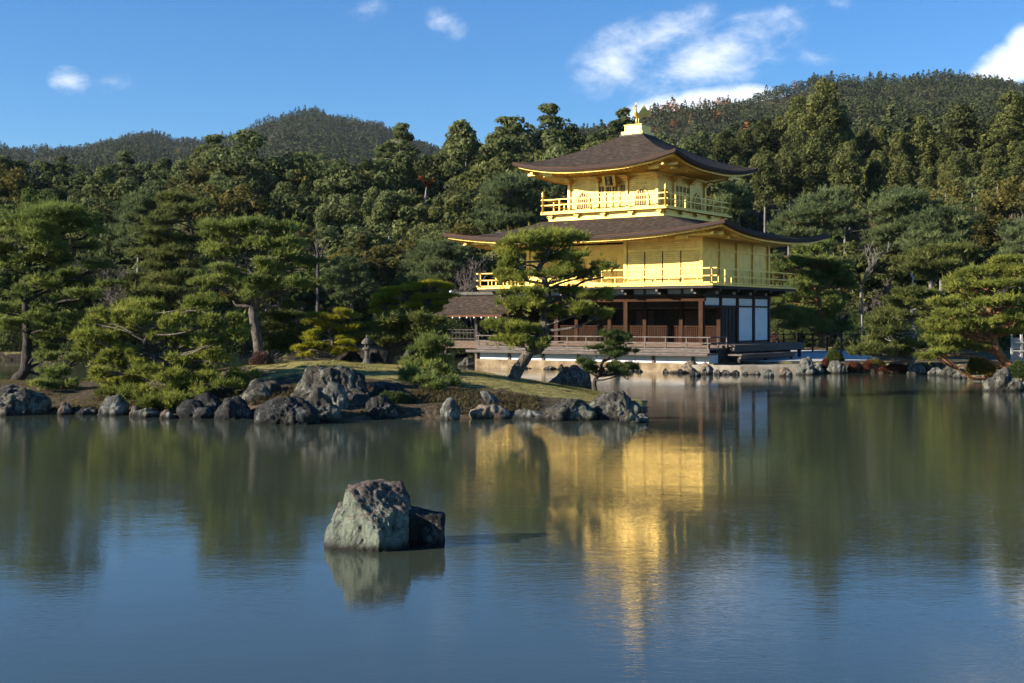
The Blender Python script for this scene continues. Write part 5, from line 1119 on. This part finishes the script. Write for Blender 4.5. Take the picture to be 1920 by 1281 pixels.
bare('bare twiggy tree above the orange trunk pine', 86, 1850, 560, 450, .9, 'twigs', 9, 5, .09, z=1.5, minr=.014)
bare('tangled leafless tree between the tall dark pine and the feathery pine', 85, 222, 650, 420, .95, 'twigs', 10, 5, .09, z=.5, minr=.014)
bare('leafless tree with fine grey twigs left of the lower golden eave', 88, 885, 600, 462, .95, 'twigs', 11, 5, .09, z=.6, minr=.016)
bare('white limbed dead tree standing before the dark forest left of the middle', 86, 596, 660, 412, .75, 'twigs', 12, 4, .10, z=.6, nb=2, stem=505)
bare('dark leafless bush like tree above the tiny olive gap left of the lantern', 86, 560, 655, 540, .95, 'twigs', 13, 5, .07, z=.5, minr=.014)

# ------------------------------------------------------------------ fence, stick, pale wooden gate
fn = empty('bamboo_fence', (GX(1540, 80.5), 80.5, .5)); tag(fn, 'low dark rail fence behind the gravel court', 'fence')
fr = MB(); x0, x1 = GX(1442, 80.5) - GX(1540, 80.5), GX(1660, 80.5) - GX(1540, 80.5)
fr.b2(x0, x1, -.03, .03, 1.08, 1.15).b2(x0, x1, -.03, .03, .74, .80).build('rail', M['woodgrey'], fn)
for k in range(9): x = x0 + (x1 - x0) * k / 8; MB().b2(x - .05, x + .05, -.05, .05, 0, 1.22).build('post', M['wooddark'], fn)
tag(MB().tube([(GX(1708, 59.6), 59.6, -.6), (GX(1709, 59.6), 59.6, .45)], .025, 6).build('stick', M['barkdark']), 'thin dark stick standing in the water by the right bank', 'stick')
gt = empty('wooden_gate', (GX(1915, 60), 60, .5)); tag(gt, 'pale weathered plank gate and posts at the right edge', 'gate')
for x in (-.45, .0, .48): MB().box((x, 0, .68), (.09, .09, 1.42)).build('post', M['lightwood'], gt)
MB().b2(-.4, .44, .05, .08, .10, .62).build('board', M['lightwood'], gt); MB().b2(-.4, .44, .05, .08, .66, 1.2).build('board', M['lightwood'], gt)
MB().b2(-.5, .7, -.09, -.055, .55, .62).b2(-.45, .6, -.09, -.055, .95, 1.01).build('rail', M['lightwood'], gt)

# ------------------------------------------------------------------ forest trees: a few kinds, each copied with its own place, size and turn
def blob_tris(C, Rr, n, size, rng, flat=.8, tb=0, upbias=.35):
    K = len(C); k = np.repeat(np.arange(K), n); d = rng.normal(size=(K * n, 3)); d[:, 2] += upbias; d /= np.linalg.norm(d, axis=1)[:, None]
    lum = 1 + .25 * vnoise(d * 2.2 + C[k] * 3, 3)
    p = C[k] + d * (Rr[k] * rng.uniform(.55, 1.0, K * n) ** .4 * lum)[:, None] * [1, 1, flat]
    nr = d + rng.normal(0, .55, d.shape); nr /= np.linalg.norm(nr, axis=1)[:, None]; a = np.cross(nr, rng.normal(size=d.shape)); a /= np.linalg.norm(a, axis=1)[:, None]; b = np.cross(nr, a)
    s = size * rng.uniform(.6, 1.3, (K * n, 1)); V = np.stack([p - a * s * .5 - b * s * .3, p + a * s * .5 - b * s * .3, p + b * s * .65], 1).reshape(-1, 3)
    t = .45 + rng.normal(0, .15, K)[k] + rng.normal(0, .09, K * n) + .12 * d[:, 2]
    return V, np.repeat(t, 3)
def forest_mesh(kind, seed):
    rng = np.random.default_rng(seed); C = []; Rr = []; A = Arr()
    if kind in ('cedar', 'tallcedar', 'slimcedar'):
        H, lo, w0, nb = (15., .50, 1.75, 85) if kind == 'slimcedar' else (14., .40, 2.1, 100) if kind == 'cedar' else (17., .36, 2.5, 120)
        for _ in range(nb):
            t = rng.uniform(0, 1) ** .85; z = H * (lo + (1 - lo) * t); w = w0 * (1 - t ** 2.2) ** .6 * (1 - .35 * (t < .25)) + .25; th = rng.uniform(0, 6.28); r = w * rng.uniform(.45, 1.05)
            C.append((math.cos(th) * r, math.sin(th) * r, z)); Rr.append(rng.uniform(.42, .85))
        flat, sz, n = 1.15, .26, 105
    elif kind == 'cone':
        H, w0 = 12., 3.2
        for _ in range(130):
            t = rng.uniform(0, 1) ** .9; z = H * (.12 + .86 * t); w = w0 * (1 - t) ** .75 + .2; th = rng.uniform(0, 6.28); r = w * rng.uniform(.4, 1.05)
            C.append((math.cos(th) * r, math.sin(th) * r, z)); Rr.append(rng.uniform(.45, .85))
        flat, sz, n = .75, .26, 100
    elif kind == 'broad':
        H, w0 = 9., 3.7
        lob = [(rng.uniform(-1.8, 1.8), rng.uniform(-1.8, 1.8), rng.uniform(2.8, 7.2), rng.uniform(1.5, 2.4)) for _ in range(8)]
        for _ in range(150):
            a = lob[rng.integers(0, 8)]; d = rng.normal(size=3); d /= np.linalg.norm(d); C.append((a[0] + d[0] * a[3], a[1] + d[1] * a[3], max(.8, a[2] + d[2] * a[3] * .9))); Rr.append(rng.uniform(.4, .85))
        flat, sz, n = .85, .25, 90
    else:   # open pine like tree with tiers and a visible pale trunk
        H = 14.
        for i in range(11):
            z = H * (.38 + .60 * i / 10); w = 3.3 * (1 - (i / 10) ** 1.7) + .5
            for j in range(int(6 + w * 2.2)):
                th = rng.uniform(0, 6.28); r = w * rng.uniform(.3, 1); C.append((math.cos(th) * r, math.sin(th) * r, z + rng.uniform(-.35, .35) - r * .05)); Rr.append(rng.uniform(.38, .75))
            th = rng.uniform(0, 6.28)
            for j in range(3): th += 2.1; A.add(*tube_arr([(0, 0, z - .5), (math.cos(th) * w * .5, math.sin(th) * w * .5, z - .2), (math.cos(th) * w, math.sin(th) * w, z - .05)], [.09, .06, .03], 5))
        flat, sz, n = .5, .24, 85
    C = np.array(C); Rr = np.array(Rr); V, T_ = blob_tris(C, Rr, n, sz, rng, flat)
    tr = smooth_line([(0, 0, -3), (rng.uniform(-.15, .15), rng.uniform(-.15, .15), H * .35), (rng.uniform(-.2, .2), rng.uniform(-.2, .2), H * .7), (0, 0, H * .95)], 4)
    A.add(*tube_arr(tr, np.linspace(.22 if kind == 'slimcedar' else .30, .05, len(tr)), 8, .1, seed))
    if kind == 'broad':
        for j in range(6): th = j * 1.05; A.add(*tube_arr([(0, 0, 1.5), (math.cos(th), math.sin(th), 3), (math.cos(th) * 2, math.sin(th) * 2, 5)], [.16, .1, .05], 5))
    return H, tri_mesh('crown_' + kind, [V], [T_]), A.mesh('trunk_' + kind)
KINDS = {}
for kd in ('cedar', 'tallcedar', 'slimcedar', 'cone', 'broad', 'open'):
    KINDS[kd] = [forest_mesh(kd, 100 + s * 7 + len(kd)) for s in range(5)]
NAMES = {'cedar': 'cedar_tree', 'slimcedar': 'cedar_tree', 'tallcedar': 'cedar_tree', 'cone': 'cypress_tree', 'broad': 'broadleaf_tree', 'open': 'tall_pine_tree'}
LOOK = {('slimcedar', 'cedar'): 'narrow bare trunked cedar', ('cedar', 'cedar'): 'slim dark cedar', ('tallcedar', 'cedar'): 'towering dark cedar', ('cone', 'evergreen'): 'dark green pointed cypress', ('cone', 'cedar'): 'brownish green pointed cypress',
        ('broad', 'evergreen'): 'dark rounded evergreen', ('broad', 'olive'): 'olive brown rounded tree', ('broad', 'autumn'): 'rusty orange tree', ('open', 'evergreen'): 'tall open pine', ('broad', 'cedar'): 'brown green rounded tree', ('broad', 'shrub'): 'pale yellow green tree'}
mesh_m = {}
forest = []
def ftree(kind, m, px, top, D, row, rs, wide=1.0, zb=None):
    H, cm, tm = KINDS[kind][rs.randrange(5)]; z = land_z(np.array([px]), np.array([D]))[0] if zb is None else zb
    h = CAM_H + (HOR - top) * D / F - z
    if h < 2.5: return
    key = (id(cm), m)
    if key not in mesh_m:
        c = cm if not cm.materials else cm.copy()
        if cm.materials: c.materials.clear()
        c.materials.append(M[m]); mesh_m[key] = c
    if not tm.materials: tm.materials.append(M['barkgrey'])
    forest.append((kind, m, px, top, D, row, mesh_m[key], tm, z, h / H, wide * rs.uniform(.9, 1.15), rs.uniform(0, 6.28)))
SKY = [(-200, 268), (0, 276), (60, 282), (140, 284), (200, 292), (240, 280), (300, 280), (330, 276), (380, 262), (440, 262), (470, 290), (540, 285), (570, 282), (640, 285), (700, 268), (750, 242), (790, 262), (820, 270), (865, 235), (905, 262), (950, 226), (990, 240), (1030, 205), (1075, 228), (1110, 250), (1165, 212), (1210, 235), (1290, 232), (1340, 240), (1390, 225), (1440, 215), (1500, 195), (1545, 165), (1590, 210), (1640, 230), (1720, 225), (1760, 240), (1800, 205), (1840, 240), (1900, 190), (1960, 200), (2200, 200)]
rs = random.Random(5)
def pick(px, row):
    q = rs.random(); right = px > 1330
    if right: return (('slimcedar', 'cedar') if row else ('tallcedar', 'cedar')) if q < .5 else ('cedar', 'cedar') if q < .8 else ('cone', 'cedar')
    if row == 0: return ('open', 'evergreen') if q < .35 else ('cone', 'evergreen') if q < .6 else ('cedar', 'cedar') if q < .75 else ('broad', 'evergreen')
    return ('broad', 'evergreen') if q < .40 else ('broad', 'olive') if q < .58 else ('cone', 'evergreen') if q < .70 else ('broad', 'cedar') if q < .86 else ('open', 'evergreen') if q < .97 else ('broad', 'autumn')
ROWN = ['topmost row', 'second row', 'third row', 'fourth row', 'fifth row', 'shore row']
# tallest, individually placed crowns on the skyline
for px, top, k, m, D in ((750, 238, 'open', 'evergreen', 140), (865, 231, 'cone', 'evergreen', 140), (950, 222, 'open', 'evergreen', 146), (1030, 201, 'open', 'evergreen', 150), (1165, 208, 'open', 'evergreen', 160), (400, 258, 'open', 'evergreen', 140), (435, 262, 'broad', 'evergreen', 136),
                        (1547, 158, 'tallcedar', 'cedar', 150), (1500, 188, 'tallcedar', 'cedar', 160), (1800, 200, 'cone', 'cedar', 150), (1898, 182, 'tallcedar', 'cedar', 145), (1725, 225, 'cedar', 'cedar', 152)):
    ftree(k, m, px, top, D, 0, rs, 1.05)
px = -330.
while px < 2250:      # topmost row
    if not (1215 < px < 1235): k, m = pick(px, 0); ftree(k, m, px, tab(px, SKY) + rs.uniform(4, 26), 150 + rs.uniform(-8, 10) + (8 if px > 1330 else 0), 0, rs)
    px += rs.uniform(30, 44)
px = -300.
while px < 2200:
    k, m = pick(px, 1); ftree(k, m, px, tab(px, SKY) + rs.uniform(34, 62) + (20 if px > 1330 else 0), (132 if px < 1330 else 138) + rs.uniform(-6, 6), 1, rs); px += rs.uniform(34, 50)
px = -280.
while px < 2150:
    if px < 1330: k, m = pick(px, 2); ftree(k, m, px, max(tab(px, SKY) + 80, 345) + rs.uniform(-8, 24), 117 + rs.uniform(-5, 5), 2, rs)
    else: k, m = ('broad', rs.choice(['olive', 'cedar', 'evergreen'])); ftree(k, m, px, 345 + rs.uniform(-8, 24), 112 + rs.uniform(-5, 5), 2, rs, 1.0) if px > 1740 else None
    px += rs.uniform(38, 56)
px = -260.
while px < 2100:
    if px < 960 or px > 1760:
        k, m = ('broad', rs.choice(['evergreen', 'evergreen', 'olive', 'cedar'])); ftree(k, m, px, rs.uniform(400, 432), 103 + rs.uniform(-4, 4), 3, rs, 1.1)
    px += rs.uniform(44, 64)
px = -240.
while px < 2100:
    if px < 930 or px > 1440: k, m = ('broad', rs.choice(['evergreen', 'evergreen', 'cedar', 'olive'])); ftree(k, m, px, rs.uniform(462, 510), 94 + rs.uniform(-2, 3), 4, rs, 1.3)
    px += rs.uniform(50, 72)
for k_, (px, top, D, m) in enumerate(((1870, 345, 108, 'olive'), (1830, 380, 106, 'olive'), (1690, 345, 118, 'olive'), (1790, 340, 120, 'evergreen'), (640, 315, 128, 'evergreen'), (530, 300, 140, 'evergreen'), (58, 365, 110, 'shrub'), (40, 470, 90, 'evergreen'), (120, 480, 88, 'evergreen'), (-60, 480, 88, 'evergreen'))):
    ftree('broad', m, px, top, D, 3 if D < 112 else 2, rs)
px = -250.
while px < 2100:
    if px < 840 or px > 1500: ftree('broad', rs.choice(['evergreen', 'evergreen', 'cedar', 'olive']), px, rs.uniform(545, 585), (90 if px < 840 else 88.5) + rs.uniform(-1, 1.5), 5, rs, 1.5)
    px += rs.uniform(40, 62)
px = 1320.
while px < 2100:
    k, m = ('slimcedar', 'cedar') if rs.random() < .75 else ('cedar', 'cedar'); ftree(k, m, px, tab(px, SKY) + rs.uniform(70, 100), 126 + rs.uniform(-4, 4), 2, rs); px += rs.uniform(44, 66)
px = 1725.
while px < 2100:
    ftree('broad', rs.choice(['evergreen', 'olive', 'cedar', 'evergreen']), px, rs.uniform(415, 450), 108 + rs.uniform(-3, 3), 3, rs, 1.3); px += rs.uniform(44, 64)
# tell each one apart in words
def region(px):
    for lim, nm in ((0, 'beyond the left edge'), (110, 'near the left edge'), (230, 'above the tall dark pine'), (400, 'above the feathery pine'), (520, 'above the broad pine'), (650, 'under the round mountain'), (780, 'above the stone lantern'), (940, 'left of the golden eaves'), (1200, 'just left of the phoenix'),
                    (1420, 'just right of the phoenix'), (1560, 'right of the golden eaves'), (1700, 'above the right bare trees'), (1830, 'above orange trunk pine'), (1925, 'near the right edge')):
        if px < lim: return nm
    return 'beyond the right edge'
forest.sort(key=lambda t: t[2]); cnt = {}
def fkey(t): return (LOOK.get((t[0], t[1]), 'dark rounded evergreen'), ROWN[t[5]], region(t[2]))
for t in forest: cnt[fkey(t)] = cnt.get(fkey(t), 0) + 1
ORD = ['first', 'second', 'third', 'fourth', 'fifth', 'sixth', 'seventh', 'eighth', 'ninth', 'tenth', 'eleventh', 'twelfth']; seen = {}
for t in forest:
    kind, m, px, top, D, row, cm, tm, z, s, wd, rz = t; k = fkey(t); i = seen.get(k, 0); seen[k] = i + 1
    lb = f'{k[0]} {k[2]}, {k[1]}' if cnt[k] == 1 else f'{ORD[i]} {k[0]} from the left {k[2]}, {k[1]}'
    o = empty(NAMES[kind], (GX(px, D), D, z), rz); o.scale = (s * wd, s * wd, s); tag(o, lb, 'tree', 'forest trees on the slope behind the pavilion')
    link('crown', cm, None, o); link('trunk', tm, None, o)
print('FOREST', len(forest))

# ------------------------------------------------------------------ far woods on the mountains: a mass nobody could count
def far_wood(n, pxr, Dr, seed, hgt, tris, name, label, kind_='forest', q0=.1):
    rng = np.random.default_rng(seed); D = np.sqrt(rng.uniform(Dr[0] ** 2, Dr[1] ** 2, n)); px = rng.uniform(*pxr, n); z = land_z(px, D)
    keep = (z > 4) & (D < 1650); D, px, z = D[keep], px[keep], z[keep]; K = len(D); s = rng.uniform(.6, 1.25, K) * hgt; conif = rng.random(K) < .35
    base = np.stack([px - 960, 0 * px, 0 * px], -1) / F * D[:, None]; base[:, 1] = D; base[:, 2] = z
    k = np.repeat(np.arange(K), tris); d = rng.normal(size=(K * tris, 3)); d /= np.linalg.norm(d, axis=1)[:, None]
    h = rng.uniform(0, 1, K * tris); cn = conif[k]
    wx = np.where(cn, .30 * (1 - h * .85), .42 * np.sqrt(np.clip(1 - (h * 2 - 1) ** 2, 0, 1)) + .05) * s[k]
    th = rng.uniform(0, 6.28, K * tris); p = base[k] + np.stack([np.cos(th) * wx, np.sin(th) * wx, (.15 + .85 * h) * s[k] * np.where(cn, 1.15, .85)], -1)
    nr = np.stack([np.cos(th), np.sin(th), .5 + h], -1) + rng.normal(0, .5, p.shape); nr /= np.linalg.norm(nr, axis=1)[:, None]
    a = np.cross(nr, rng.normal(size=p.shape)); a /= np.linalg.norm(a, axis=1)[:, None]; b = np.cross(nr, a); q = (s[k] * q0 * rng.uniform(.7, 1.4, K * tris))[:, None]
    V = np.stack([p - a * q * .6 - b * q * .4, p + a * q * .6 - b * q * .4, p + b * q * .8], 1).reshape(-1, 3)
    aut = vnoise(np.stack([px * .018, D * .009, 0 * px], -1), 77) + rng.normal(0, .22, K)
    tn = np.where((aut > (.92 if seed != 2 else 1.3)), rng.uniform(.82, 1.0, K), .32 + rng.normal(0, .13, K).clip(-.3, .3))
    me = np_mesh(name, V, np.arange(len(V)), 3, np.repeat((tn[k] + rng.normal(0, .05, K * tris)).clip(0, 1), 3))
    tag(link(name, me, M['farwood']), label, 'forest', kind='stuff')
M['farwood'].node_tree  # tones near one are the trees that have turned
for nd in M['farwood'].node_tree.nodes:
    if nd.type == 'VALTORGB':
        e = nd.color_ramp.elements; e[0].color = (.018, .030, .010, 1); e[1].position = .5; e[1].color = (.065, .072, .022, 1); x = e.new(.75); x.color = (.10, .085, .045, 1); x = e.new(.85); x.color = (.22, .10, .035, 1); e[len(e) - 1].color = (.30, .12, .04, 1)
    if nd.type == 'OBJECT_INFO': pass
far_wood(15000, (800, 2150), (380, 960), 1, 6.0, 60, 'forest', 'dense mixed wood with rusty trees covering the right hill', q0=.11)
far_wood(15000, (-250, 1150), (380, 1560), 2, 7, 44, 'forest', 'dense green wood covering the far left mountains', q0=.13)
far_wood(2000, (-250, 2150), (185, 400), 4, 8.5, 170, 'forest', 'mixed wood behind the tall trees at the foot of the hills', q0=.07)

# dark undergrowth on the shaded bank of the island
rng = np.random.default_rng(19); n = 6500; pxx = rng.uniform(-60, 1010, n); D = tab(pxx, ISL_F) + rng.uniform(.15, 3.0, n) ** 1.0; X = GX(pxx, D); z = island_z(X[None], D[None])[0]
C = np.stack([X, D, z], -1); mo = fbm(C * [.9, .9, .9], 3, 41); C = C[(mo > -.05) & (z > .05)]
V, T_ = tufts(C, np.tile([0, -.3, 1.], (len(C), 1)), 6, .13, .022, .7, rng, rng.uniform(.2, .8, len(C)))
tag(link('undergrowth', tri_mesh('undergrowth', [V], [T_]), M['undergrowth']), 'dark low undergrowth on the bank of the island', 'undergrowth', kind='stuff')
# moss blades and small plants on the island
rng = np.random.default_rng(9); n = 26000; D = rng.uniform(33.5, 46, n); pxx = rng.uniform(-60, 1190, n); X = GX(pxx, D); z = island_z(X[None], D[None])[0]; k = z > .12
C = np.stack([X, D, z - .01], -1)[k]; mo = fbm(C * 1.1, 3, 4); C = C[mo > -.1]
V, T_ = tufts(C, np.tile([0, 0, 1.], (len(C), 1)), 4, .05, .012, .5, rng, rng.uniform(.3, .8, len(C)))
tag(link('grass', tri_mesh('grass', [V], [T_]), M['azalea']), 'short dry grass and moss on the island', 'grass', kind='stuff')

# ------------------------------------------------------------------ clear winter air that pales the far hills
hb = MB().b2(-2600, 2600, -40, 1800, -2.2, 420).build('haze', None); tag(hb, 'thin pale winter air in front of the far hills', 'haze', kind='stuff')
hm_ = bpy.data.materials.new('haze_air'); hm_.use_nodes = True; hn = hm_.node_tree; hn.nodes.remove(hn.nodes['Principled BSDF'])
pv = hn.nodes.new('ShaderNodeVolumePrincipled'); pv.inputs['Color'].default_value = (.72, .82, 1, 1); pv.inputs['Density'].default_value = .00004
hn.links.new(pv.outputs[0], hn.nodes['Material Output'].inputs['Volume']); hb.data.materials.append(hm_)
